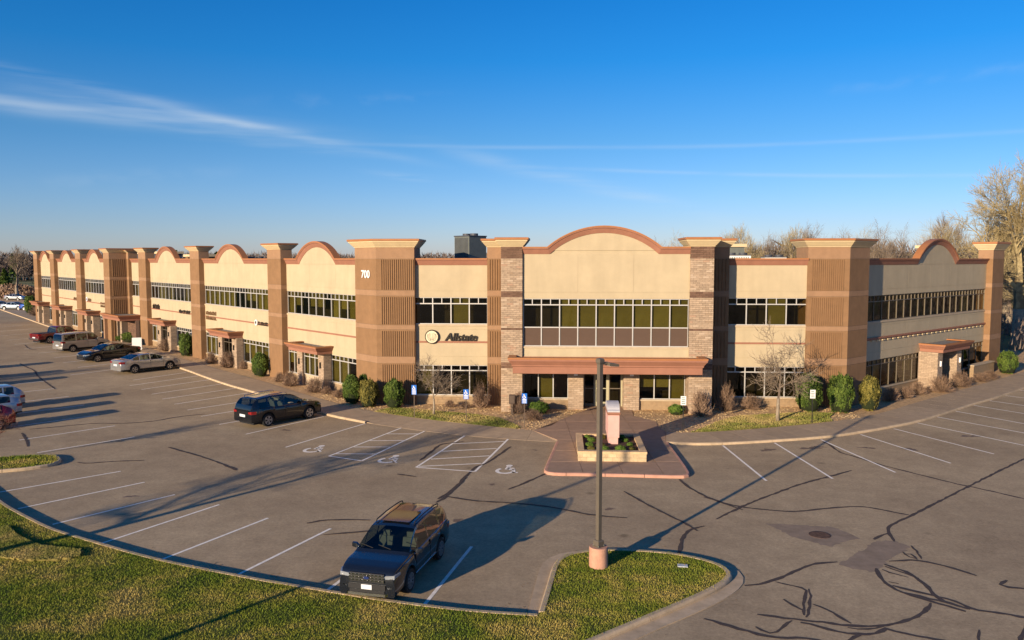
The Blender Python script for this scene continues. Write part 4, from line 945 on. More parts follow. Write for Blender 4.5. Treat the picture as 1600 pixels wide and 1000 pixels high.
# A-board by the left wing
M=T(-41.0,86.6,.1,20); t=thing('sandwich_board','white folding sandwich board on the walk by the left wing entrance','sandwich board',M)
for sg in (-1,1):
    mb=MB(); mb.loft([[(-.48,sg*.38,.05),(.48,sg*.38,.05),(.48,sg*.34,.05),(-.48,sg*.34,.05)],[(-.48,sg*.06,1.35),(.48,sg*.06,1.35),(.48,sg*.02,1.35),(-.48,sg*.02,1.35)]]); add('board',mb.fix(mb.mesh()),t,M,WHITE)
# ---------------------------------------------------------------- planter with monument
def planter():
    M=T(5.02,40.35,.13,-3.3); t=thing('stone_planter','square cream block planter with low shrubs in front of the entrance','planter',M)
    hx,hy=1.66,2.05; BL=mat('split_face_block',(.56,.42,.25),.9,.14,5,bump=.5,bscale=26,objrnd=.12); CP=mat('planter_coping',(.60,.42,.235),.85,.1,4,bump=.2,objrnd=.06)
    mb=MB(); 
    for a,b,c,d in ((-hx+.03,hx-.03,-hy+.03,-hy+.22),(-hx+.03,hx-.03,hy-.22,hy-.03),(-hx+.03,-hx+.22,-hy+.22,hy-.22),(hx-.22,hx-.03,-hy+.22,hy-.22)): mb.box(a,b,c,d,0,.40)
    add('core',mb.mesh(),t,M,MORTAR)
    for r in range(2):
        z0=.0+r*.195
        for side in range(4):
            L_=2*hx if side%2==0 else 2*hy; n=int(L_/.41); w=L_/n
            rot=Matrix.Rotation(R(90*side),4,'Z'); off=hy if side%2==0 else hx
            for k in range(-1 if r else 0,n):
                a=max(-L_/2,-L_/2+k*w+(w/2 if r else 0)); b=min(L_/2,-L_/2+(k+1)*w+(w/2 if r else 0))
                if b-a<.05: continue
                mb=MB(); j=random.random()*.008; mb.box(a+.004,b-.004,-off-j,-off+.2,z0+.005,z0+.19); add('block',mb.mesh(),t,M@rot,BL)
    for side in range(4):
        L_=2*hx+.06 if side%2==0 else 2*hy-.62; n=4; w=L_/n; rot=Matrix.Rotation(R(90*side),4,'Z'); off=hy if side%2==0 else hx
        for k in range(n):
            mb=MB(); mb.box(-L_/2+k*w+.004,-L_/2+(k+1)*w-.004,-off-.03,-off+.30,.39,.50); add('coping_stone',mb.mesh(),t,M@rot,CP)
    mb=MB(); mb.box(-hx+.29,hx-.29,-hy+.29,hy-.29,.1,.40); add('soil',mb.mesh(),t,M,mat('dark_mulch',(.10,.05,.035),.95,.4,14,bump=1,bscale=14))
    # monument seen on edge
    M2=T(5.25,41.15,.53,-3.3); t2=thing('monument_sign','pink slab monument sign with a curved grey top standing in the planter','monument sign',M2)
    PK=mat('pink_stone',(.62,.36,.31),.8,.06,3,bump=.1,stain=.08); GR=mat('pale_grey_top',(.48,.46,.47),.7,.06,3)
    mb=MB(); mb.box(-.24,.24,-.86,.86,0,.36); add('plinth',mb.mesh(),t2,M2,PK)
    mb=MB(); mb.box(-.29,.29,-.98,.98,.36,1.52); add('slab',mb.mesh(),t2,M2,PK)
    mb=MB(); mb.loft([[(-.29,-.98,1.52),(.29,-.98,1.52),(.29,.98,1.52),(-.29,.98,1.52)],[(-.33,-1.02,1.58),(.33,-1.02,1.58),(.33,1.02,1.58),(-.33,1.02,1.58)],[(-.33,-1.02,1.68),(.33,-1.02,1.68),(.33,1.02,1.68),(-.33,1.02,1.68)]]); add('moulding',mb.fix(mb.mesh()),t2,M2,TERRA)
    mb=MB(); rings=[]
    pr=[(-1.0,1.68),(-1.0,1.74)]+[(-.9*math.cos(R(a)),1.74+.34*math.sin(R(a))) for a in range(10,171,16)]+[(1.0,1.74),(1.0,1.68)]
    mb.loft([[(sx,y,z) for y,z in pr] for sx in (-.31,.31)]); add('arched_top',mb.fix(mb.mesh()),t2,M2,GR)
    return M
PM=planter()

# ---------------------------------------------------------------- plants
def leaf_cloud(n,rad,size,seed,shape=None,updir=.3,inner=.55,flat=0,k=4):
    """n small leaf faces through a lumpy ellipsoid shell; returns V,F,rnd"""
    g=np.random.default_rng(seed)
    d=g.normal(size=(n,3)); d/=np.linalg.norm(d,axis=1)[:,None]
    r=inner+(1-inner)*g.random(n)**.35
    lump=1+.11*np.sin(d[:,0]*5+seed)*np.sin(d[:,1]*6+seed*2)+.07*np.sin(d[:,2]*9+seed+d[:,0]*3)+.05*np.sin(d[:,1]*13+d[:,2]*7)+.05*g.normal(size=n)
    P=d*(r*lump)[:,None]*np.array(rad)
    if shape: P=shape(P,d)
    nn=d*np.array([1,1,.7])+g.normal(size=(n,3))*.55; nn/=np.linalg.norm(nn,axis=1)[:,None]
    a=np.cross(nn,g.normal(size=(n,3))); a/=np.linalg.norm(a,axis=1)[:,None]; b=np.cross(nn,a)
    s=(size*(.6+.8*g.random(n)))[:,None]
    V=np.stack([P-a*s*.5-b*s,P+a*s*.5-b*s,P+a*s*.35+b*s,P-a*s*.35+b*s],1).reshape(-1,3)
    F=np.arange(4*n).reshape(n,4); return V,F,g.random(n)
EVG=leaf_mat('arborvitae_leaf',(.030,.060,.008),(.120,.165,.028)); EVG2=leaf_mat('yellowed_arborvitae_leaf',(.06,.06,.012),(.24,.20,.045))
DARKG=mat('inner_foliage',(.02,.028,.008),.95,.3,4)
TWIG=leaf_mat('dry_twig',(.11,.068,.045),(.34,.225,.15)); TWIGR=leaf_mat('reddish_twig',(.10,.045,.035),(.25,.12,.08))
def bullet(P,d):
    P=P.copy(); z=P[:,2]; f=np.where(z<0,1.0-.10*np.abs(z),1-.0*z); P[:,0]*=f; P[:,1]*=f; return P
BV=[]
for s in range(4):
    V,F,r_=leaf_cloud(9000,(1,1,1),.055,20+s,bullet); V[:,2]=np.where(V[:,2]<0,V[:,2]*.98,V[:,2]); BV.append(np_mesh('foliage',V,F,r_))
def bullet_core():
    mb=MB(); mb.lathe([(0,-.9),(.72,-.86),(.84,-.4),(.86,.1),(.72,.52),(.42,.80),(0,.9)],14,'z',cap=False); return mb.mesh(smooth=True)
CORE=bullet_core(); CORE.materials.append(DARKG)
def bush(i,x,y,w,h,label,m=EVG,group='clipped evergreen bushes',cat='bush',name='evergreen_bush',z=.1):
    M=T(x,y,z); t=thing(name,label,cat,M,group)
    S=M@Matrix.Translation((0,0,h/2))@Matrix.Rotation(i*1.3,4,'Z')@Matrix.Diagonal((w/2,w/2,h/2,1))
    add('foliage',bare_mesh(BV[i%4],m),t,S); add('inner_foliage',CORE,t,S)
    mb=MB(); mb.cyl(0,0,0,h*.3,.06,n=6); add('stem',mb.mesh(),t,M,TWIG)
bush(0,-11.0,54.2,1.25,1.95,'clipped evergreen bush left of the corner tower number 700',EVG)
bush(1,-9.62,53.0,1.30,1.85,'olive evergreen bush under the corner edge of the left tower',EVG2)
bush(2,-7.85,52.5,1.30,1.95,'bright green evergreen bush before the fluted face of the left tower')
bush(3,-10.3,55.0,.9,1.9,'evergreen bush half hidden behind the pair at the left tower')
bush(0,19.32,51.3,1.6,2.45,'large evergreen bush left of the right corner tower')
bush(1,21.25,50.9,1.6,2.5,'large evergreen bush before the edge of the right corner tower')
bush(2,23.4,51.6,1.22,2.25,'yellowed evergreen bush right of the right corner tower',EVG2)
bush(3,43.0,68.6,1.55,1.95,'evergreen bush beyond the far end of the right wing')
bush(0,-21.3,66.9,1.38,2.0,'evergreen bush below the first pier of the left wing')
bush(1,-33.4,81.2,1.45,2.35,'evergreen bush below the second pier of the left wing')
bush(2,-55.4,106.6,1.9,2.8,'evergreen bush left of the wide corner canopy')
bush(3,-66.9,120.3,1.9,2.9,'evergreen bush between the canopies of the far wing, middle one')
bush(0,-79.9,136.4,2.1,2.7,'evergreen bush between the two farthest canopies')
bush(1,-88.4,146.0,2.2,3.2,'evergreen bush at the far end of the left wing')
bush(2,-45.3,94.6,2.3,1.35,'low spreading evergreen right of the wide corner canopy',group='low green shrubs',name='low_shrub')
bush(0,-47.2,96.2,1.7,.8,'low flat evergreen at the foot of the wide corner canopy',group='low green shrubs',name='low_shrub')
bush(3,-53.4,103.2,1.6,1.0,'low evergreen under the left edge of the wide corner canopy',group='low green shrubs',name='low_shrub')
LIM=leaf_mat('lime_shrub_leaf',(.05,.10,.012),(.17,.25,.04))
bush(1,1.75,50.7,1.25,.75,'low light green shrub left of the entrance plaza',LIM,'low green shrubs',name='low_shrub')
bush(2,10.5,50.3,.95,.65,'low light green shrub right of the entrance plaza',LIM,'low green shrubs',name='low_shrub')
# small plants in the planter
for k,(x,y,s) in enumerate(((-1.0,-1.3,.34),(-.35,-1.45,.42),(.45,-1.4,.46),(1.05,-1.2,.30),(-1.05,-.5,.36),(1.0,-.3,.30),(-.5,-.6,.38),(.85,.6,.34),(-.9,.6,.36),(-.35,1.2,.40),(.7,1.3,.36),(-1.1,1.4,.3))):
    p=PM@Vector((x,y,.36)); M=T(p.x,p.y,p.z); o=add('bedding_plant',bare_mesh(BV[k%4],LIM if k%3 else EVG2),None,M@Matrix.Translation((0,0,s*.28))@Matrix.Rotation(k,4,'Z')@Matrix.Diagonal((s*.55,s*.55,s*.36,1)))
    o['label']='small green plant growing in the mulch inside the square planter'; o['category']='plant'; o['group']='plants inside the planter'
# twigs and trees
def grow(seed,p0,d0,l0,r0,levels,nb=(3,4),spread=(25,50),shrink=(.62,.8),up=.15,seg=3,rmin=.004,wob=.12,start=.25):
    r=random.Random(seed); S=[]
    def rec(p,d,l,rad,lev):
        n=seg; pts=[p]; dd=d.copy()
        for i in range(n):
            dd=(dd+Vector((r.gauss(0,wob),r.gauss(0,wob),r.gauss(0,wob)+up*.3))).normalized(); pts.append(pts[-1]+dd*l/n)
        for i in range(n):
            S.append((*pts[i],*pts[i+1],rad*(1-.5*i/n),rad*(1-.5*(i+1)/n),lev))
        if lev>=levels: return
        k=r.randint(*nb)
        for j in range(k):
            t=start+(1-start)*(j+r.random())/k if lev>0 or True else 1
            t=min(t,.99); i=int(t*n); q=pts[i].lerp(pts[i+1],t*n-i)
            ax=dd.cross(Vector((r.gauss(0,1),r.gauss(0,1),r.gauss(0,1)))).normalized()
            a=R(r.uniform(*spread)); nd=(dd*math.cos(a)+ax*math.sin(a)); nd.z+=up*(.6 if nd.z>0 else 1.3); nd.normalize()
            rec(q,nd,l*r.uniform(*shrink)*(1-.25*t if lev==0 else 1),max(rmin,rad*(1-.5*t)*.62),lev+1)
        rec(pts[-1],dd,l*r.uniform(*shrink),max(rmin,rad*.5),lev+1)
    rec(Vector(p0),Vector(d0).normalized(),l0,r0,0); return S
def seg_mesh(S,k=4,name='branches',seed=0):
    A=np.array(S); n=len(A); P0,P1=A[:,:3],A[:,3:6]; d=P1-P0; d/=np.linalg.norm(d,axis=1)[:,None]+1e-9
    u=np.cross(d,np.array([.31,.17,.93])); u/=np.linalg.norm(u,axis=1)[:,None]+1e-9; v=np.cross(d,u); V=[]
    for P,rad in ((P0,A[:,6]),(P1,A[:,7])):
        for j in range(k):
            t=2*math.pi*j/k; V.append(P+(u*math.cos(t)+v*math.sin(t))*rad[:,None])
    V=np.stack(V,1).reshape(-1,3); b=(np.arange(n)*2*k)[:,None]
    F=np.concatenate([b+np.array([[j,(j+1)%k,k+(j+1)%k,k+j]]) for j in range(k)],1).reshape(-1,4)
    g=np.random.default_rng(seed); rn=np.repeat(g.random(n)*.7+.3*(A[:,8]/max(1,A[:,8].max())),k)
    return np_mesh(name,V,F,rn,smooth=k>4)
def twig_ball(seed,n=260,k=3):
    r=random.Random(seed); S=[]
    for _ in range(n):
        a=r.uniform(0,2*math.pi); e=r.uniform(.15,1.45); L_=r.uniform(.75,1.05)
        d=Vector((math.cos(a)*math.cos(e),math.sin(a)*math.cos(e),math.sin(e))); p=Vector((r.uniform(-.12,.12),r.uniform(-.12,.12),0)); 
        m=p+d*L_*.55+Vector((r.gauss(0,.05),r.gauss(0,.05),r.gauss(0,.03))); S.append((*p,*m,.016,.011,0)); e1=p+d*L_
        S.append((*m,*e1,.011,.006,1))
        for q in range(4):
            f=m.lerp(e1,r.random()); g_=f+Vector((r.gauss(0,.12),r.gauss(0,.12),r.gauss(.05,.10))); S.append((*f,*g_,.008,.004,2))
    return seg_mesh(S,k,'twigs',seed)
TB=[twig_ball(40+s) for s in range(3)]
def shrub(i,x,y,w,h,label,m=TWIG,z=.1):
    o=add('dry_shrub',bare_mesh(TB[i%3],m),None,T(x,y,z,i*71)@Matrix.Diagonal((w/2,w/2,h,1)),None,label,'shrub','leafless shrubs along the building'); return o
SH=[(-17.3,61.6,1.5,1.25,'leafless shrub left of the first canopy of the left wing'),(-14.7,58.7,1.7,1.15,'leafless shrub in front of the entrance panel under the first canopy'),(-28.6,75.2,1.4,1.2,'leafless shrub left of the second canopy doors'),(-26.0,72.2,1.7,1.5,'wide leafless shrub before the second canopy doors'),(-24.3,71.6,1.0,.8,'small leafless shrub right of the second canopy'),(-18.8,63.9,1.1,.8,'small leafless shrub beside the first pier of the left wing'),(-83.4,139.8,3.2,1.7,'leafless shrub under the farthest canopy'),(-71.0,124.4,2.8,1.6,'leafless shrub before the second farthest canopy'),(-49.2,99.6,2.6,1.7,'leafless shrub before the wide corner canopy doors'),(-37.5,85.6,2.0,1.4,'leafless shrub beside the third canopy'),(-58.6,110,2.4,1.3,'leafless shrub left of the big evergreen on the far wing'),
(14.0,51.6,1.45,1.75,'dense round leafless shrub at the foot of the shaded right pier'),(15.8,52.1,1.5,1.0,'leafless shrub below the right front window, beside the round one'),(11.9,49.6,1.5,1.7,'sparse leafless shrub before the right brick pier'),(-2.1,52.5,1.4,1.75,'leafless shrub below the left front window next to the fluted strip'),(.35,50.6,1.2,1.4,'sparse leafless shrub before the left brick pier'),(32.0,58.9,1.9,1.25,'leafless shrub before the right wing doors'),(34.9,61.5,2.0,1.2,'leafless shrub right of the right wing doors'),(26.4,55.0,1.5,1.0,'low dark shrub under the right wing windows, nearest the tower'),(28.2,56.4,1.3,.8,'low dark shrub under the right wing windows, middle'),(29.8,57.9,1.5,.95,'low dark shrub beside the brick column of the right entrance'),(38.1,64.2,1.7,.7,'low shrub before the raised wall of the right wing, left one'),(39.6,65.4,1.6,.7,'low shrub before the raised wall of the right wing, right one'),(-13.6,57.9,1.0,.6,'tiny leafless shrub below the first bay windows, left one'),(-12.5,56.6,1.1,.6,'tiny leafless shrub below the first bay windows, right one'),(-4.2,52.9,.9,.5,'tiny shrub below the left front window, left one'),(-3.1,52.5,.9,.5,'tiny shrub below the left front window, right one'),(1.3,48.6,1.4,.7,'low brown shrub on the rock bed by the nearest blue sign')]
for i,a in enumerate(SH): shrub(i,*a)
BARK=mat('grey_bark',(.30,.24,.17),.95,.25,7,bump=.5); BARKB=leaf_mat('bare_branch',(.11,.082,.062),(.29,.225,.16)); BARKY=leaf_mat('budding_branch',(.16,.12,.065),(.44,.35,.18))
def tree(mesh,x,y,s,az,label,m=BARKB,group=None,trunk=None,z=0,name='bare_tree'):
    M=T(x,y,z,az); t=thing(name,label,'tree',M,group)
    add('crown',bare_mesh(mesh,m),t,M@Matrix.Scale(s,4))
    if trunk: add('trunk',trunk,t,M@Matrix.Scale(s,4))
    return t
def small_tree(seed):
    S=grow(seed,(0,0,1.0),(.05,0,1),1.0,.06,5,nb=(3,3),spread=(35,66),shrink=(.66,.88),up=.06,rmin=.0075,wob=.13,start=.1)
    mb=MB(); mb.tube([(0,0,0),(.03,.02,.5),(0,0,1.05)],[.10,.075,.06],8); tm=mb.mesh(smooth=True); tm.materials.append(BARK)
    return seg_mesh(S,4,'crown',seed),tm
ST=[small_tree(5),small_tree(11)]
tree(ST[0][0],-4.99,50.2,1.0,20,'small bare tree before the left front window on the grass patch',trunk=ST[0][1],z=.1)
tree(ST[1][0],16.26,48.11,1.35,200,'small spreading bare tree before the right front window on the grass patch',trunk=ST[1][1],z=.1)
def big_tree(seed,levels=6,h=4.4,r=.40,up=.10,spread=(24,54),nb=(3,3)):
    S=grow(seed,(0,0,3.2),(0,0,1),h,r,levels,nb=nb,spread=spread,shrink=(.60,.80),up=up,rmin=.009,wob=.10,start=.2)
    z=max(s[5] for s in S); k=14.0/z
    S=[tuple(v*k for v in s[:8])+(s[8],) for s in S]
    mb=MB(); mb.tube([(0,0,-.3),(.05,0,1.2*k),(0,0,3.3*k)],[r*1.5*k,r*1.15*k,r*.98*k],9); tm=mb.mesh(smooth=True); tm.materials.append(BARK)
    return seg_mesh(S,3,'crown',seed),tm
BT=[big_tree(101),big_tree(102,up=.05),big_tree(103,spread=(25,58)),big_tree(104,up=.2,spread=(16,38))]
# big budding oak at the right edge, in front of the woods
OAKS=grow(77,(0,0,4.2),(-.12,.1,1),6.0,.55,6,nb=(3,4),spread=(25,55),shrink=(.60,.80),up=.10,rmin=.016,wob=.10,start=.1)
zz=max(s[5] for s in OAKS); OK_=seg_mesh([tuple(v*20.5/zz for v in s[:8])+(s[8],) for s in OAKS],4,'crown',3)
mb=MB(); mb.tube([(0,0,-.3),(.1,0,1.5),(0,0,4.4*20.5/zz)],[.85,.66,.55],10); OKT=mb.mesh(smooth=True); OKT.materials.append(BARK)
tree(OK_,55.5,87,1.08,10,'tall spreading budding tree beside the right end of the building',BARKY,trunk=OKT)
r=random.Random(3)
grp='bare trees standing in the wood behind the building'
k=0
for (x,y,s) in [(33,118,1.12),(38,112,1.08),(43,116,1.15),(47,121,1.05),(50,112,1.15),(54,118,1.22),(58,108,1.18),(62,116,1.3),(66,104,1.25),(69,112,1.35),(73,98,1.3),(76,108,1.35),(28,125,1.1),(35,130,1.15),(41,128,1.1),(47,131,1.2),(53,127,1.15),(60,128,1.3),(66,122,1.25),(72,118,1.3),(80,112,1.4),(62,96,1.05),(67,90,1.1),(74,88,1.15),(82,100,1.3),(27,145,1.08),(32,140,1.05),(36,121,1.1),(45,108,1.05),(49,104,1.0),(56,104,1.1),(64,110,1.15),(71,106,1.2),(38,140,1.15),(44,138,1.15),(50,138,1.2),(57,136,1.25),(64,132,1.25)]:
    tree(BT[k%4][0],x+r.uniform(-1,1),y+r.uniform(-2,2),s*(.93 if 40<x<78 else .97)*r.uniform(.9,1.06),r.uniform(0,360),'bare brown tree in the wood behind the right half of the building',BARKY if k%3==0 else BARKB,grp,BT[k%4][1]); k+=1
# trees out of view behind the camera's left that throw the long shadows on the lot
tree(BT[2][0],-24.0,17.8,.76,40,'bare tree on the lawn left of the camera',z=.1,trunk=BT[2][1])
tree(BT[1][0],-62,42,.75,40,'bare tree left of the parking lot',z=.1,trunk=BT[1][1])
S_=grow(9,(0,0,.2),(0,0,1),.9,.05,4,nb=(3,4),spread=(25,60),shrink=(.65,.85),up=.1,rmin=.008,start=.05)
tree(seg_mesh(S_,3,'crown',9),-25.7,38.6,1.25,0,'small reddish leafless shrub tree on the curb island at the left edge',TWIGR,z=.12,name='reddish_shrub_tree')
# far left trees and wood
tree(BT[3][0],-122,196,1.0,20,'pale bare tree just left of the far end of the left wing',BARKB,trunk=BT[3][1])
def spruce(x,y,w,h,label,i):
    M=T(x,y); t=thing('evergreen_tree',label,'tree',M,'dark evergreens at the far left')
    g=np.random.default_rng(i); n=5000; z=g.random(n)**1.2; a=g.random(n)*6.283; rr_=(1-z)*(.75+.25*np.sin(z*40))*(.5+.5*g.random(n)**.4)+.03
    P=np.stack([rr_*np.cos(a)*w/2,rr_*np.sin(a)*w/2,z*h+.4],1); q=g.normal(size=(n,3)); q/=np.linalg.norm(q,axis=1)[:,None]; b=np.cross(q,g.normal(size=(n,3))); b/=np.linalg.norm(b,axis=1)[:,None]
    V=np.stack([P-q*.3,P+b*.18,P+q*.3,P-b*.18],1).reshape(-1,3); add('foliage',np_mesh('foliage',V,np.arange(4*n).reshape(n,4),g.random(n)),t,M,EVG)
    mb=MB(); mb.cyl(0,0,0,h*.9,.2,.04,8); add('trunk',mb.mesh(),t,M,BARK)
spruce(-150,216,7.5,8.2,'rounded dark evergreen at the far left edge, nearest the parked cars',1)
spruce(-135,212,6.5,7.0,'lighter green evergreen beside the pale bare tree at the far left',2)
def woodland(name,arc,n,hmin,hmax,seed,m,per=46,size=1):
    g=np.random.default_rng(seed); V=[];Rn=[]
    for (x0,y0,x1,y1,cnt) in arc:
        for _ in range(cnt):
            t=g.random(); x=x0+(x1-x0)*t+g.normal()*8; y=y0+(y1-y0)*t+g.random()*60-20; h=g.uniform(hmin,hmax); w=h*.42
            z=h*(.12+.88*g.random(per)**.8); a=g.random(per)*6.283; rad=w*np.sqrt(g.random(per))*np.clip(1.15-np.abs(z/h-.6)*1.4,.1,1)
            P=np.stack([x+rad*np.cos(a),y+rad*np.sin(a),z],1); d=g.normal(size=(per,3))*.6; d[:,2]=np.abs(d[:,2])+.9; L_=h*.12*g.random(per)[:,None]; s=g.normal(size=(per,3))*.10*size
            V.append(np.stack([P-s,P+s,P+d*L_],1).reshape(-1,3)); Rn.append(g.random(per))
            V.append(np.array([[x-.22,y,0],[x+.22,y,0],[x,y,h*.8]])); Rn.append(np.array([.1]))
    V=np.concatenate(V); me=np_mesh('wood',V,np.arange(len(V)).reshape(-1,3),np.concatenate(Rn)); add(name,me,None,I4,m,kind='stuff')
WOODM=leaf_mat('distant_bare_wood',(.085,.065,.06),(.20,.155,.125))
woodland('distant_woodland',[(-420,330,-60,430,1100),(-60,430,160,380,700),(160,380,330,250,300)],0,9.5,13.0,5,WOODM,per=110,size=1.7)
woodland('near_woodland',[(44,156,110,120,300),(110,120,105,80,120)],0,9,12.5,6,WOODM,per=200,size=.8)
woodland('scrub',[(52,92,90,84,110)],0,2.0,4.5,7,WOODM,per=160,size=.5)
def far_evergreens():
    g=np.random.default_rng(8); V=[];Rn=[]
    for _ in range(26):
        x=g.uniform(-300,-120); y=310+g.random()*60; h=g.uniform(7,14); n=400; z=h*g.random(n); rad=h*.24*(1-z/h)*np.sqrt(g.random(n))+.1; a=g.random(n)*6.28
        P=np.stack([x+rad*np.cos(a),y+rad*np.sin(a),z],1); s=g.normal(size=(n,3))*.35; q=g.normal(size=(n,3))*.35; V.append(np.stack([P-s,P+s,P+q],1).reshape(-1,3)); Rn.append(g.random(n)*.5)
    V=np.concatenate(V); add('distant_evergreens',np_mesh('ev',V,np.arange(len(V)).reshape(-1,3),np.concatenate(Rn)),None,I4,EVG,kind='stuff')
far_evergreens()
# far left: grass strips, hedge mound
struct('far_grass_strip',sheet([(-175,166),(-104,171),(-96,176),(-110,181),(-185,178)],.06,.1),mat('far_strip_grass',(.22,.21,.05),.9,.2,.3))
struct('far_lawn',sheet([(-330,232),(-128,222),(-110,238),(-150,262),(-330,300)],.06,.1),FARG)
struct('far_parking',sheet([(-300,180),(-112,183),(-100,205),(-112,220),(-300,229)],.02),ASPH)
def hedge():
    V,F,r_=leaf_cloud(7000,(7.5,2.2,2.3),.22,61,inner=.7); o=add('hedge',np_mesh('hedge',V,F,r_),None,T(-128,203,1.2),TWIG,'rounded brown hedge between the far parking rows','hedge')
hedge()
# ---------------------------------------------------------------- grass blades
def in_poly(P,poly):
    x,y=P[:,0],P[:,1]; c=np.zeros(len(P),bool); n=len(poly)
    for i in range(n):
        x0,y0=poly[i]; x1,y1=poly[i-1]
        m=((y0>y)!=(y1>y)); c^=m&(x<(x1-x0)*(y-y0)/((y1-y0)+1e-12)+x0)
    return c
def blades(name,poly,box,dens,z,seed,h=(.035,.085),w=.011,m=None):
    g=np.random.default_rng(seed); x0,x1,y0,y1=box; n=int((x1-x0)*(y1-y0)*dens)
    P=np.stack([g.uniform(x0,x1,n),g.uniform(y0,y1,n)],1); P=P[in_poly(P,poly)]
    # thin out in patches
    f=np.sin(P[:,0]*1.1+seed)*np.sin(P[:,1]*1.3)+.6*np.sin(P[:,0]*3.1+P[:,1]*2.3); P=P[g.random(len(P))<.78+.22*f]
    n=len(P); b=np.c_[P,np.full(n,z)]; a=g.random(n)*6.283; s=np.stack([np.cos(a),np.sin(a),0*a],1)*(w*g.uniform(.6,1.5,n))[:,None]
    hh=g.uniform(*h,n); tip=b+np.stack([g.normal(0,.35,n)*hh,g.normal(0,.35,n)*hh,hh],1)
    V=np.stack([b-s,b+s,tip],1).reshape(-1,3)
    add(name,np_mesh('blades',V,np.arange(3*n).reshape(-1,3),g.random(n)),None,I4,m or BLADE,kind='stuff')
blades('grass',lawn_poly,(-26,7.2,12.5,37),1500,LAWN_H-.015,1,h=(.02,.06),w=.009)
blades('grass',grass_l,(-9,1,45,53),420,.135,2,w=.016,m=BLADE2); blades('grass',grass_r,(10,21,44,51),420,.135,3,w=.016,m=BLADE2); blades('grass',isl,(-28,-22,36,40),500,.13,4,w=.014)
# overlapping turf roll near the curb
def turf():
    g=np.random.default_rng(4); pts=[(-18.6,28.7),(-17.5,27.6),(-16.2,26.7),(-14.6,26.3),(-14.3,25.7),(-15.4,25.3),(-17.0,25.6),(-18.8,26.7),(-20.0,28.0)]
    q_=resample(smooth_line(pts+[pts[0]],2),step=.12)[:-1]; q_=q_+g.normal(size=q_.shape)*.05; me=sheet([tuple(v) for v in q_],LAWN_H+.07,.10); o=add('turf_piece',me,None,I4,mat('dry_turf',(.24,.19,.05),.9,.25,5,bump=1,bscale=20)); o['label']='lifted strip of yellowed turf lying beside the curb on the lawn'; o['category']='turf'
    blades('grass',pts,(-20,-14,25,29),2200,LAWN_H+.07,6,h=(.02,.06),w=.010,m=BLADE2)
turf()
# river stones over the beds
def stones():
    g=np.random.default_rng(12); n=9000
    P=np.stack([g.uniform(-16,22,n),g.uniform(45,58,n)],1)
    k=(in_poly(P,bed)|in_poly(P,bed2))&~in_poly(P,grass_l)&~in_poly(P,grass_r)&~in_poly(P,plaza_poly)
    c=FF.inverted(); P=P[k]; n=len(P); s=g.uniform(.025,.065,n)[:,None]
    base=np.array([[1,0,0],[0,1,0],[-1,0,0],[0,-1,0],[0,0,.9]]); a=g.random(n)*6.28
    V=[]
    for j in range(5):
        q=base[j]; V.append(np.stack([P[:,0]+(q[0]*np.cos(a)-q[1]*np.sin(a))*s[:,0]*1.3,P[:,1]+(q[0]*np.sin(a)+q[1]*np.cos(a))*s[:,0],.10+q[2]*s[:,0]*.8],1))
    V=np.stack(V,1).reshape(-1,3); b=(np.arange(n)*5)[:,None]; F=np.concatenate([b+np.array([[j,(j+1)%4,4]]) for j in range(4)],1).reshape(-1,3)
    add('river_stones',np_mesh('stones',V,F,np.repeat(g.random(n),4)),None,I4,leaf_mat('river_stone',(.26,.155,.075),(.60,.43,.22)),kind='stuff')
stones()
def litter():
    g=np.random.default_rng(31); n=5200
    P=np.stack([g.uniform(-24,12,n),g.uniform(13,34,n)],1); c=np.array(resample(curb_main+curb_isl,step=.5))
    d=np.min(np.linalg.norm(P[:,None,:]-c[None],axis=2),axis=1); inl=in_poly(P,lawn_poly)
    k=(inl&(g.random(n)<.18+.8*np.exp(-d/.5)))|(~inl&(d<.9)&(g.random(n)<.5)); P=P[k]; inl=inl[k]; n=len(P)
    z=np.where(inl,LAWN_H+.035,.012); a=g.random(n)*6.283; s=g.uniform(.018,.04,n); t=g.normal(0,.25,n)
    V=[]
    for j,(u,v) in enumerate(((-1,-.5),(.2,-.7),(1,.1),(.1,.7))): V.append(np.stack([P[:,0]+(u*np.cos(a)-v*np.sin(a))*s,P[:,1]+(u*np.sin(a)+v*np.cos(a))*s,z+u*t*s],1))
    add('leaf_litter',np_mesh('litter',np.stack(V,1).reshape(-1,3),np.arange(4*n).reshape(-1,4),g.random(n)),None,I4,leaf_mat('dead_leaf',(.12,.07,.035),(.42,.27,.12)),kind='stuff')
litter()
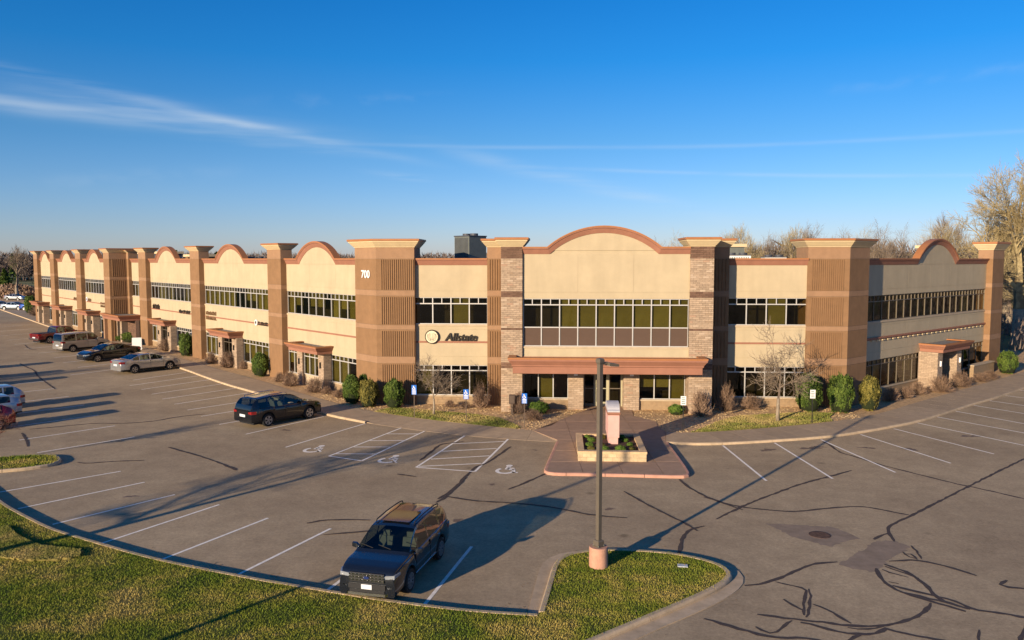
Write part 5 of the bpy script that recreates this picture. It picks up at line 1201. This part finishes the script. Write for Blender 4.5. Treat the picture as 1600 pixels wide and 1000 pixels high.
# ---------------------------------------------------------------- lamp post
def lamp():
    M=T(2.79,25.03,LAWN_H,0); t=thing('street_lamp','dark bronze lamp post on a round pink concrete base on the grass island','street lamp',M)
    PB=mat('pole_bronze',(.115,.095,.072),.5,.08,4,spec=.4)
    mb=MB(); mb.lathe([(.29,-.12),(.305,0),(.305,.60),(.29,.645),(.0,.65)],28,'z',cap=False); add('concrete_base',mb.fix(mb.mesh(smooth=False)),t,M,mat('pink_concrete',(.50,.27,.185),.9,.1,4,bump=.4,stain=.15))
    mb=MB(); mb.box(-.15,.15,-.15,.15,.65,.675); mb.loft([[(-a,-a,z),(a,-a,z),(a,a,z),(-a,a,z)] for a,z in ((.125,.675),(.125,.83),(.105,.86))]); add('base_cover',mb.fix(mb.mesh()),t,M@Matrix.Rotation(R(38),4,'Z'),PB)
    mb=MB(); mb.loft([[(-a,-a,z),(a,-a,z),(a,a,z),(-a,a,z)] for a,z in ((.068,.84),(.068,6.55),(.10,6.62),(.10,6.70),(.07,6.74))]); add('pole',mb.fix(mb.mesh()),t,M@Matrix.Rotation(R(38),4,'Z'),PB)
    Mh=M@Matrix.Rotation(R(25),4,'Z'); mb=MB(); mb.box(.06,.28,-.04,.04,6.54,6.62); add('arm',mb.mesh(),t,Mh,PB)
    mb=MB(); mb.loft([[(.26,-.16,6.50),(.62,-.15,6.46),(.62,.15,6.46),(.26,.16,6.50)],[(.26,-.17,6.60),(.60,-.16,6.54),(.60,.16,6.54),(.26,.17,6.60)]]); h=add('lamp_head',mb.fix(mb.mesh()),t,Mh,PB)
    mb=MB(); mb.loft([[(.31,-.12,6.485),(.58,-.12,6.455),(.58,.12,6.455),(.31,.12,6.485)],[(.31,-.12,6.495),(.58,-.12,6.465),(.58,.12,6.465),(.31,.12,6.495)]]); add('lens',mb.fix(mb.mesh()),h,Mh,WHITE)
    for k in range(4):
        mb=MB(); a=R(45+90*k); mb.cyl(.13*math.cos(a)*1.3,.13*math.sin(a)*1.3,.66,.71,.02,n=6); add('bolt',mb.mesh(),t,M@Matrix.Rotation(R(38),4,'Z'),METAL_G)
lamp()
t2=T(-17.9,9.0,LAWN_H,0); tl=thing('tall_street_lamp','tall bronze lamp post on the lawn beside the lot, left of the camera','street lamp',t2)
mb=MB(); mb.lathe([(.29,-.1),(.30,.62),(0,.64)],20,'z',cap=False); add('concrete_base',mb.fix(mb.mesh()),tl,t2,bpy.data.materials['pink_concrete'])
mb=MB(); mb.loft([[(-.07,-.07,z),(.07,-.07,z),(.07,.07,z),(-.07,.07,z)] for z in (.6,9.1)]); add('pole',mb.fix(mb.mesh()),tl,t2,bpy.data.materials['pole_bronze'])
mb=MB(); mb.box(.07,.30,-.04,.04,8.9,8.97); mb.box(.30,.75,-.18,.18,8.88,8.97); add('lamp_head',mb.mesh(),tl,t2,bpy.data.materials['pole_bronze'])
mb=MB(); mb.box(-.16,.16,-.11,.11,0,.03); o=add('drain_marker',mb.mesh(),None,T(5.5,25.0,LAWN_H,-10),METAL_G if False else mat('weathered_plate',(.50,.52,.54),.7,.2,6),'small white plate lying in the grass island','plate')

# ---------------------------------------------------------------- vehicles
CG=glass_mat('car_glass',(.36,.42,.38),1.0,.01,1.6)
HEADL=mat('headlight_lens',(.26,.28,.30),.08,.05,6,spec=.9,coat=1); TAILL=mat('tail_light_red',(.22,.008,.008),.15,.05,6,coat=1)
CHROME=mat('chrome',(.62,.62,.62),.16,.03,6,metal=1.0); RIM=mat('alloy',(.42,.42,.43),.3,.04,6,metal=.8); TRIM=mat('black_trim',(.018,.018,.020),.55,.1,6)
SEATM=mat('grey_seat',(.23,.22,.20),.9,.1,5); PLATE=mat('licence_plate',(.62,.64,.66),.5,.05,20)
def lerp(a,b,t): return a+(b-a)*t
def make_car(M,name,label,cat,L,Wd,pt,top,belt,sides,ws,rw,wheels,wr=.33,sill=.28,group=None,roof_w=.74,side_win=(0,1),pillars=(),doors=(),bed=None,taper=(.10,.10),nose=(.80,.88),rails=False,detail=False,bumpc=None,low_trim=True):
    """car along +x. top: (x,z) centre line; belt: (x,z); ws: windshield (x cowl,x roof); rw: rear glass (x roof,x base)"""
    t=thing(name,label,cat,M,group)
    hw=Wd/2; x0,x1=-L/2,L/2
    X=set(np.round(np.linspace(x0,x1,46),3)); X|={round(v,3) for v in (*ws,*rw,*side_win)}; X|={round(a,3) for p in pillars for a in p}; X|={round(d,3) for d in doors}
    for wx in wheels: X|=set(np.round(wx+(wr+.07)*np.cos(np.linspace(0,math.pi,15)),3))
    for e in (.03,.08,.15,.25): X|={round(x0+e,3),round(x1-e,3)}
    X=sorted(x for x in X if x0<=x<=x1); Y=[X[0]]
    for x in X[1:]:
        if x-Y[-1]>.012: Y.append(x)
    X=Y
    tx,tz=zip(*top); bx,bz=zip(*belt); zroof=max(tz)
    def wplan(x):
        f=(x1-x)/L; r_=(x-x0)/L; w=hw
        if f<.17: u=1-f/.17; w*=1-(1-nose[0])*u**2.2
        if r_<.14: u=1-r_/.14; w*=1-(1-nose[1])*u**2.2
        return w
    def zlow(x):
        z=sill
        if x1-x<.5: z=lerp(sill,.24,(.5-(x1-x))/.5)
        for wx in wheels:
            d=abs(x-wx); Ra=wr+.07
            if d<Ra: z=max(z,wr+math.sqrt(Ra*Ra-d*d))
        return z
    rows=[]
    for x in X:
        w=wplan(x); zt=float(np.interp(x,tx,tz)); zb=min(float(np.interp(x,bx,bz)),zt-.015); zl=zlow(x)
        rw_=hw*roof_w; f=max(0,min(1,(zt-zb)/(zroof-float(np.interp(x,bx,bz))+1e-6)))
        ze=zb+(zt-zb)*.90; we=lerp(w-.07,min(rw_,w-.05),min(1,f*1.0)); 
        hb=zb-zl
        r_=[(w-.05,zl),(w-.005,zl+.12*hb+.0),(w,zl+.38*hb),(w-.005,zl+.62*hb),(w-.02,zl+.82*hb),(w-.045,zb-.02*min(1,hb)),(w-.075,zb+.004)]
        r_+=[(lerp(w-.075,we,.92),lerp(zb,ze,.92)),(we-.02,ze+(zt-zb)*.03),(we*.86,zb+(zt-zb)*.965),(we*.5,zt-(zt-zb)*.012),(0,zt)]
        rows.append(r_)
    nr=12; V=[]; 
    for x,r_ in zip(X,rows):
        for y,z in r_: V.append((x,y,z))
        for y,z in r_[:-1][::-1]: V.append((x,-y,z))
    k=2*nr-1; B=MB(); B.v=V; parts={}
    def face(key,f): parts.setdefault(key,[]).append(f)
    inp=lambda xm:any(a<=xm<=b for a,b in pillars)
    for i in range(len(X)-1):
        xm=(X[i]+X[i+1])/2; tall=float(np.interp(xm,tx,tz))-float(np.interp(xm,bx,bz))>.10
        for j in range(k-1):
            jj=j if j<nr-1 else k-2-j
            f=(i*k+j,i*k+j+1,(i+1)*k+j+1,(i+1)*k+j); key='body'
            side='l' if j<nr-1 else 'r'
            if jj==6 and side_win[0]<xm<side_win[1] and tall and not inp(xm): key='side_window_'+side
            elif jj>=8 and ws[1]<xm<ws[0] and ws[0]>ws[1]: key='windshield'
            elif jj>=8 and rw[1]<xm<rw[0]: key='rear_window'
            elif jj<=5 and jj>=1:
                for a,b in zip(doors[:-1],doors[1:]):
                    if a<xm<b: key='door_%s_%.2f'%(side,a)
            if jj==0 and low_trim: key='sill_trim'
            face(key,f)
    face('body',tuple(range(k))[::-1]); face('body',tuple(range((len(X)-1)*k,len(X)*k)))
    va=np.array(V)
    for key,fs in parts.items():
        used=sorted({v for f in fs for v in f}); mp={v:i for i,v in enumerate(used)}
        me=bpy.data.meshes.new(key); me.from_pydata([V[v] for v in used],[],[tuple(mp[v] for v in f) for f in fs])
        me.polygons.foreach_set('use_smooth',[True]*len(fs)); me.update()
        if key=='body':
            try: me.set_sharp_from_angle(angle=R(38))
            except Exception: pass
        gl=key.startswith(('side_w','windsh','rear_w')); nm=key.split('_l')[0].split('_r_')[0] if gl else ('door' if key.startswith('door') else key)
        if gl: nm='side_window' if key.startswith('side') else key
        o=add(nm,me,t,M,CG if gl else (TRIM if key=='sill_trim' else pt))
        if nm=='door':
            s_=1 if '_l_' in key else -1; a=float(key.split('_')[-1]); b=[d for d in doors if d>a+.01][0]; w=wplan(a)
            mb=MB(); zb=float(np.interp(a,bx,bz)); mb.box(a+.08,a+.26,min(s_*(w-.005),s_*(w+.03)),max(s_*(w-.005),s_*(w+.03)),zb-.17,zb-.14); add('door_handle',mb.mesh(),o,M,CHROME if detail else pt)
            mb=MB(); 
            for q in (a,b): mb.box(q-.006,q+.006,min(s_*(w-.06),s_*(w+.0025)),max(s_*(w-.06),s_*(w+.0025)),sill+.12,zb-.05)
            add('shut_line',mb.mesh(),o,M,TRIM)
    # underbody, cabin floor, seats
    mb=MB(); mb.box(x0+.25,x1-.25,-hw+.28,hw-.28,.18,.52); mb.box(x0+.5,ws[0]-.15,-hw+.22,hw-.22,.5,float(np.interp(0,bx,bz))-.22); add('underbody',mb.mesh(),t,M,TRIM)
    zb0=float(np.interp(0,bx,bz))
    for sx in ((ws[1]-.42,-.30,.30),) :
        for sy in (-hw*.42,hw*.42):
            mb=MB(); mb.loft([[(sx[0]-.1+a,sy-.24,z),(sx[0]+a+.03,sy-.24,z),(sx[0]+a+.03,sy+.24,z),(sx[0]-.1+a,sy+.24,z)] for a,z in ((.1,zb0-.3),(-.03,zb0+.12))]); mb.box(sx[0]-.13,sx[0]-.03,sy-.12,sy+.12,zb0+.12,zb0+.30); add('seat',mb.fix(mb.mesh()),t,M,SEATM)
    # wheels
    for wx in wheels:
        for s_ in (-1,1):
            yc=s_*(hw-.115); Mw=M@Matrix.Translation((wx,yc,wr))
            mb=MB(); mb.lathe([(wr*.62,-.10),(wr*.90,-.115),(wr*.985,-.09),(wr,-.05),(wr,.05),(wr*.985,.09),(wr*.90,.115),(wr*.62,.10)],26,'y',cap=True); ty=add('wheel',mb.fix(mb.mesh(smooth=False)),t,Mw,RUBBER)
            o_=.118*s_; mb=MB()
            ns=5 if not detail else 10
            for q in range(ns):
                a=2*math.pi*q/ns; da=.16 if ns==10 else .30
                P=[(wr*.10,a-da*1.5),(wr*.60,a-da),(wr*.60,a+da),(wr*.10,a+da*1.5)]
                y_in,y_out=(o_-s_*.035,o_)
                mb.loft([[(r_*math.cos(b),y_in,r_*math.sin(b)) for r_,b in P],[(r_*math.cos(b),y_out,r_*math.sin(b)) for r_,b in P]])
            mb.lathe([(wr*.60,o_-s_*.04),(wr*.60,o_+s_*.004),(wr*.66,o_+s_*.006),(wr*.66,o_-s_*.04)],26,'y',cap=False); mb.lathe([(0,o_-s_*.02),(wr*.14,o_-s_*.02),(wr*.14,o_+s_*.01),(0,o_+s_*.012)],12,'y',cap=False)
            add('rim',mb.fix(mb.mesh()),ty,Mw,RIM)
            mb=MB(); mb.box(wx-wr-.05,wx+wr+.05,min(s_*(hw-.42),s_*(hw-.40)),max(s_*(hw-.42),s_*(hw-.40)),.3,wr*2+.05); add('wheel_well',mb.mesh(),t,M,TRIM)
    # mirrors
    mx=ws[0]-.32; w=wplan(mx); zb=float(np.interp(mx,bx,bz))
    for s_ in (-1,1):
        mb=MB(); mb.loft([[(mx-.02,s_*(w-.08),zb+.03),(mx+.06,s_*(w-.08),zb+.03),(mx+.06,s_*(w-.08),zb+.08),(mx-.02,s_*(w-.08),zb+.08)],[(mx-.05,s_*(w+.05),zb+.03),(mx+.08,s_*(w+.05),zb+.03),(mx+.06,s_*(w+.05),zb+.17),(mx-.05,s_*(w+.05),zb+.18)],[(mx-.05,s_*(w+.20),zb+.05),(mx+.03,s_*(w+.20),zb+.05),(mx+.02,s_*(w+.20),zb+.17),(mx-.05,s_*(w+.20),zb+.18)]]); add('mirror',mb.fix(mb.mesh(smooth=False)),t,M,pt)
    # lights
    fz=float(np.interp(x1-.12,tx,tz)); wz=wplan(x1-.05)
    for s_ in (-1,1):
        w2=wplan(x1-.42); y1_,y2_=s_*(wz-.36),s_*(wz+.0)
        mb=MB(); mb.loft([[(x1-.10,y1_,fz-.19),(x1+.010,y1_,fz-.19),(x1+.006,y1_,fz-.10),(x1-.10,y1_,fz-.09)],[(x1-.16,y2_*.97,fz-.18),(x1-.012,y2_*.965,fz-.18),(x1-.03,y2_*.965,fz-.07),(x1-.16,y2_*.97,fz-.06)],[(x1-.34,s_*(w2-.04),fz-.09),(x1-.30,s_*(wplan(x1-.30)+.004),fz-.11),(x1-.30,s_*(wplan(x1-.30)+.002),fz-.05),(x1-.34,s_*(w2-.05),fz-.05)]]); add('headlight',mb.fix(mb.mesh()),t,M,HEADL)
        rz=float(np.interp(x0+.05,bx,bz)); wr_=wplan(x0+.02); w3=wplan(x0+.35)
        mb=MB(); mb.loft([[(x0-.012,s_*(wr_-.30),rz-.17),(x0+.1,s_*(wr_-.30),rz-.17),(x0+.1,s_*(wr_-.30),rz-.08),(x0-.005,s_*(wr_-.30),rz-.08)],[(x0-.005,s_*(wr_+.004),rz-.20),(x0+.1,s_*wr_,rz-.20),(x0+.1,s_*wr_,rz-.03),(x0+.0,s_*(wr_+.004),rz-.03)],[(x0+.26,s_*(w3+.004),rz-.20),(x0+.34,s_*(w3-.03),rz-.20),(x0+.34,s_*(w3-.03),rz-.05),(x0+.26,s_*(w3+.004),rz-.04)]]); add('tail_light',mb.fix(mb.mesh()),t,M,TAILL)
    mb=MB(); mb.box(x0-.02,x0+.03,-.26,.26,.62,.76); add('licence_plate',mb.mesh(),t,M,PLATE)
    bc=bumpc or TRIM
    mb=MB(); mb.box(x1-.08,x1+.02,-wz*.62,wz*.62,.30,.42); add('lower_grille',mb.mesh(),t,M,TRIM)
    if not detail:
        mb=MB(); mb.box(x1-.06,x1+.016,-wz*.50,wz*.50,fz-.24,fz-.08); gr=add('grille',mb.mesh(),t,M,TRIM); mb=MB(); mb.box(x1-.05,x1+.024,-wz*.50,wz*.50,fz-.17,fz-.15); add('grille_bar',mb.mesh(),gr,M,CHROME)
    # wipers
    for sy in (-.35,.25):
        a,b=ws[0]-.02,lerp(ws[0],ws[1],.22); za,zb_=[float(np.interp(q,tx,tz)) for q in (a,b)]
        mb=MB(); mb.tube([(a,sy,za+.02),(lerp(a,b,.6),sy-.45,lerp(za,zb_,.6)+.03)],.011,5); add('wiper',mb.mesh(),t,M,TRIM)
    if rails:
        for s_ in (-1,1):
            pts=[]
            for q in np.linspace(ws[1]-.25,rw[0]+.15,9):
                pts.append((q,s_*(hw*roof_w-.08),float(np.interp(q,tx,tz))+.045))
            pts=[(pts[0][0]+.06,pts[0][1],pts[0][2]-.06)]+pts+[(pts[-1][0]-.06,pts[-1][1],pts[-1][2]-.06)]
            mb=MB(); mb.tube(pts,.02,6); add('roof_rail',mb.mesh(),t,M,TRIM if detail else CHROME)
    return t,wplan
def place(x,y,az,s=1.0): return T(x,y,0,az,s)
NAVY=paint('navy_black_paint',(.010,.013,.020),.25,.25)
# large SUV in the foreground, nose towards the camera
M=place(-3.63,24.865,-104.0,.965)
t,wp=make_car(M,'parked_car','dark navy seven-seat SUV in the foreground facing the camera','car',5.04,2.0,NAVY,
 top=[(-2.52,.92),(-2.50,1.10),(-2.44,1.25),(-2.28,1.55),(-2.10,1.70),(-1.6,1.77),(-.6,1.795),(.2,1.77),(.48,1.71),(.9,1.49),(1.28,1.20),(1.40,1.145),(1.9,1.11),(2.25,1.05),(2.42,.98),(2.50,.90),(2.52,.80)],
 belt=[(-2.52,.90),(-2.45,1.10),(-2.2,1.17),(-1.5,1.14),(0,1.09),(1.2,1.07),(1.4,1.07),(1.9,1.05),(2.3,.97),(2.52,.80)],
 sides=None,ws=(1.28,.46),rw=(-2.14,-2.44),wheels=(1.47,-1.40),wr=.385,sill=.36,side_win=(-2.15,1.12),pillars=((-1.52,-1.40),(-.40,-.30),(.60,.66)),doors=(-1.35,-.34,.98),rails=True,detail=True,roof_w=.74,nose=(.90,.92))
x1=2.52
mb=MB(); mb.box(x1-.06,x1+.02,-.56,.56,.66,.94); gr=add('grille',mb.mesh(),t,M,TRIM)
for k in range(3):
    z=.70+k*.085
    mb=MB(); mb.box(x1-.02,x1+.05,-.57,.57,z,z+.058); b_=add('grille_bar',mb.mesh(),gr,M,CHROME)
mb=MB()
for k in range(3):
    for j in range(9): mb.box(x1+.051,x1+.054,-.51+j*.125,-.51+j*.125+.05,.708+k*.085,.708+k*.085+.034)
add('grille_slot',mb.mesh(),gr,M,TRIM,kind='stuff')
mb=MB(); mb.lathe([(0,0),(.085,0),(.085,.02),(0,.022)],20,'y',cap=False); me=mb.fix(mb.mesh()); add('emblem',me,t,M@Matrix.Translation((x1+.055,0,.82))@Matrix.Rotation(R(-90),4,'Z')@Matrix.Diagonal((1.1,1,.5,1)),mat('emblem_blue',(.015,.03,.12),.3))
mb=MB(); mb.box(x1+.03,x1+.05,-.17,.17,.455,.60); add('licence_plate',mb.mesh(),t,M,PLATE)
mb=MB(); mb.box(x1-.15,x1+.035,-.60,.60,.455,.60); add('bumper_intake',mb.mesh(),t,M,TRIM)
mb=MB(); mb.loft([[(x1-.3,-.92,.30),(x1-.2,-.92,.28),(x1-.2,-.92,.34)],[(x1-.02,-.6,.27),(x1+.06,-.6,.27),(x1+.05,-.6,.35)],[(x1+.0,0,.27),(x1+.08,0,.27),(x1+.07,0,.35)],[(x1-.02,.6,.27),(x1+.06,.6,.27),(x1+.05,.6,.35)],[(x1-.3,.92,.30),(x1-.2,.92,.28),(x1-.2,.92,.34)]]); add('skid_plate',mb.fix(mb.mesh()),t,M,CHROME)
for s_ in (-1,1):
    mb=MB(); mb.box(x1-.16,x1-.02,min(s_*.64,s_*.80),max(s_*.64,s_*.80),.47,.58); fl_=add('fog_light_housing',mb.mesh(),t,M,TRIM); mb=MB(); mb.box(x1-.06,x1+.0,min(s_*.66,s_*.80),max(s_*.66,s_*.80),.50,.55); add('fog_light',mb.mesh(),fl_,M,HEADL)
    mb=MB(); mb.box(-1.0,1.0,min(s_*.985,s_*1.012),max(s_*.985,s_*1.012),.42,.45); add('side_moulding',mb.mesh(),t,M,CHROME)
mb=MB(); mb.box(-.9,.25,-.48,.48,1.792,1.798); add('sunroof',mb.mesh(),t,M,mat('sunroof_glass',(.01,.01,.01),.05,.05,5,spec=.8))
def car_from_wheels(rear,front,wd,side,scale,az=None,wb=None):
    """position from the two wheels seen; side=+1 if those are the left-hand wheels"""
    r_,f_=Vector(rear),Vector(front); mid=(r_+f_)/2; a=math.degrees(math.atan2(f_.y-r_.y,f_.x-r_.x)) if az is None else az
    lf=Vector((-math.sin(R(a)),math.cos(R(a)))); c=mid-lf*side*(wd/2-.1)*scale; return place(c.x,c.y,a,scale)
BK=paint('black_paint',(.008,.010,.014),.2,.4)
M=car_from_wheels((-14.76,46.99),(-12.70,49.63),1.95,-1,1.05)
make_car(M,'parked_car','black crossover SUV with chrome roof rails parked nose to the walk','car',4.92,1.93,BK,
 top=[(-2.46,.95),(-2.44,1.10),(-2.36,1.30),(-2.15,1.58),(-1.9,1.66),(-1.0,1.73),(-.2,1.73),(.25,1.68),(.6,1.53),(1.2,1.12),(1.35,1.08),(1.9,1.03),(2.25,.95),(2.42,.84),(2.46,.75)],
 belt=[(-2.46,.93),(-2.35,1.10),(-1.4,1.09),(1.2,1.03),(1.9,.98),(2.3,.90),(2.46,.74)],sides=None,ws=(1.2,.28),rw=(-2.0,-2.36),wheels=(1.45,-1.42),wr=.375,sill=.33,side_win=(-1.95,1.0),pillars=((-1.42,-1.32),(-.32,-.22)),doors=(-1.25,-.27,.90),rails=True)
SILV=paint('silver_paint',(.42,.42,.42),.25,.6)
def sedan(M,label,p,scale=1):
    return make_car(M,'parked_car',label,'car',4.82,1.82,p,
 top=[(-2.41,.80),(-2.38,1.02),(-2.1,1.07),(-1.75,1.09),(-1.65,1.11),(-1.0,1.37),(-.6,1.44),(-.1,1.46),(.3,1.42),(.6,1.32),(1.15,1.00),(1.25,.98),(1.8,.93),(2.2,.82),(2.36,.72),(2.41,.62)],
 belt=[(-2.41,.80),(-2.36,1.0),(-1.7,1.02),(-.5,.98),(1.1,.93),(1.8,.88),(2.25,.76),(2.41,.60)],sides=None,ws=(1.15,.30),rw=(-.90,-1.68),wheels=(1.42,-1.38),wr=.325,sill=.27,side_win=(-1.45,.95),pillars=((-.98,-.90),(-.16,-.07)),doors=(-1.05,-.12,.88))
sedan(car_from_wheels((-32.95,69.02),(-31.29,71.98),1.82,-1,1.15,az=52),'silver sedan parked nose to the walk beside the black sedan',SILV)
sedan(car_from_wheels((-38.7,80.12),(-40.05,76.47),1.82,1,1.15,az=-126),'black sedan backed in between the silver sedan and the van',BK)
VAN=paint('grey_van_paint',(.30,.28,.26),.3,.5)
M=car_from_wheels((-46.99,84.53),(-46.09,88.74),1.9,-1,1.10,az=56)
make_car(M,'parked_van','grey minivan with dark side windows parked beside the red pickup','van',4.8,1.95,VAN,
 top=[(-2.4,.7),(-2.38,1.1),(-2.34,1.75),(-2.2,1.86),(-1.0,1.9),(.4,1.9),(.75,1.82),(1.35,1.25),(1.5,1.15),(2.1,1.02),(2.36,.92),(2.4,.7)],
 belt=[(-2.4,.68),(-2.36,1.12),(0,1.12),(1.3,1.10),(1.6,1.05),(2.2,.93),(2.4,.68)],sides=None,ws=(1.35,.68),rw=(-2.30,-2.38),wheels=(1.45,-1.40),wr=.34,sill=.32,side_win=(-2.15,1.15),pillars=((-1.05,-.95),(.05,.15)),doors=(.1,1.05),roof_w=.80,nose=(.84,.95))
REDP=paint('dark_red_paint',(.16,.008,.012),.25,.3)
M=car_from_wheels((-54.07,92.61),(-53.81,98.54),1.95,-1,1.10,az=58)
t,wp=make_car(M,'pickup_truck','dark red pickup truck parked left of the grey van','pickup truck',5.6,1.98,REDP,
 top=[(-2.8,.70),(-2.78,1.12),(-1.0,1.14),(-.92,1.16),(-.80,1.72),(-.6,1.82),(.3,1.84),(.7,1.76),(1.25,1.26),(1.4,1.20),(2.4,1.12),(2.72,1.0),(2.8,.75)],
 belt=[(-2.8,.68),(-2.78,1.10),(-1,1.11),(1.3,1.14),(2.4,1.06),(2.8,.74)],sides=None,ws=(1.25,.62),rw=(-.78,-.93),wheels=(1.75,-1.65),wr=.40,sill=.42,side_win=(-.74,1.05),pillars=((.08,.18),),doors=(-.75,.13,1.05),roof_w=.76)
mb=MB(); mb.box(-2.7,-1.05,-.78,.78,1.13,1.146); add('bed_cover',mb.mesh(),t,M,TRIM)
mb=MB(); mb.box(-2.92,-2.78,-.85,.85,.48,.66); add('rear_bumper',mb.mesh(),t,M,CHROME)
PW=paint('pale_blue_white_paint',(.34,.39,.44),.25,.3); RED2=paint('bright_red_paint',(.26,.010,.010),.25,.3); GRYB=paint('slate_paint',(.06,.08,.12),.25,.4)
LEFTGRP='cars parked along the left curb'
def hatch(M,label,p,h=1.5): return make_car(M,'parked_car',label,'car',4.5,1.84,p,
 top=[(-2.25,.85),(-2.22,1.05),(-2.1,1.18),(-1.75,h-.14),(-1.5,h-.04),(-.6,h),(.1,h-.02),(.45,h-.13),(1.1,1.04),(1.25,1.0),(1.8,.94),(2.1,.85),(2.22,.74),(2.25,.64)],
 belt=[(-2.25,.83),(-2.15,1.0),(-1.0,1.0),(1.1,.96),(1.8,.90),(2.1,.80),(2.25,.62)],sides=None,ws=(1.1,.18),rw=(-1.58,-2.10),wheels=(1.36,-1.30),wr=.34,sill=.29,side_win=(-1.6,.9),pillars=((-1.02,-.94),(-.22,-.12)),doors=(-.98,-.17,.85),group=LEFTGRP)
hatch(place(-31.6,45.6,-132),'red car at the left edge of the lot, nearest the curb island',RED2,1.55)
hatch(place(-33.3,49.0,-132),'pale car between the red car and the blue-white car at the left edge',PW,1.5)
hatch(place(-35.0,52.1,-132),'pale blue car with its tail light showing at the left edge',PW,1.62)
hatch(place(-43.5,60.5,-132),'slate hatchback out along the left curb',GRYB,1.6)
hatch(place(-46,64.5,-132),'silver hatchback out along the left curb',SILV,1.6)
hatch(place(-50,70.5,-132),'black hatchback out along the left curb',BK,1.5)
for i,(x,y,az,p,l) in enumerate(((-103.5,160.5,-10,BK,'dark car in the far left row, at the edge of the photo'),(-98.5,157.5,-8,PW,'white car in the far left row beside the dark one'),(-94.0,156.5,-8,paint('bright_blue_paint',(.02,.08,.35),.25,.3),'blue car at the right end of the far left row'),(-121.0,194,-12,SILV,'silver blue car by the brown hedge at the far left'))):
    sedan(place(x,y,az,1.1),l,p)
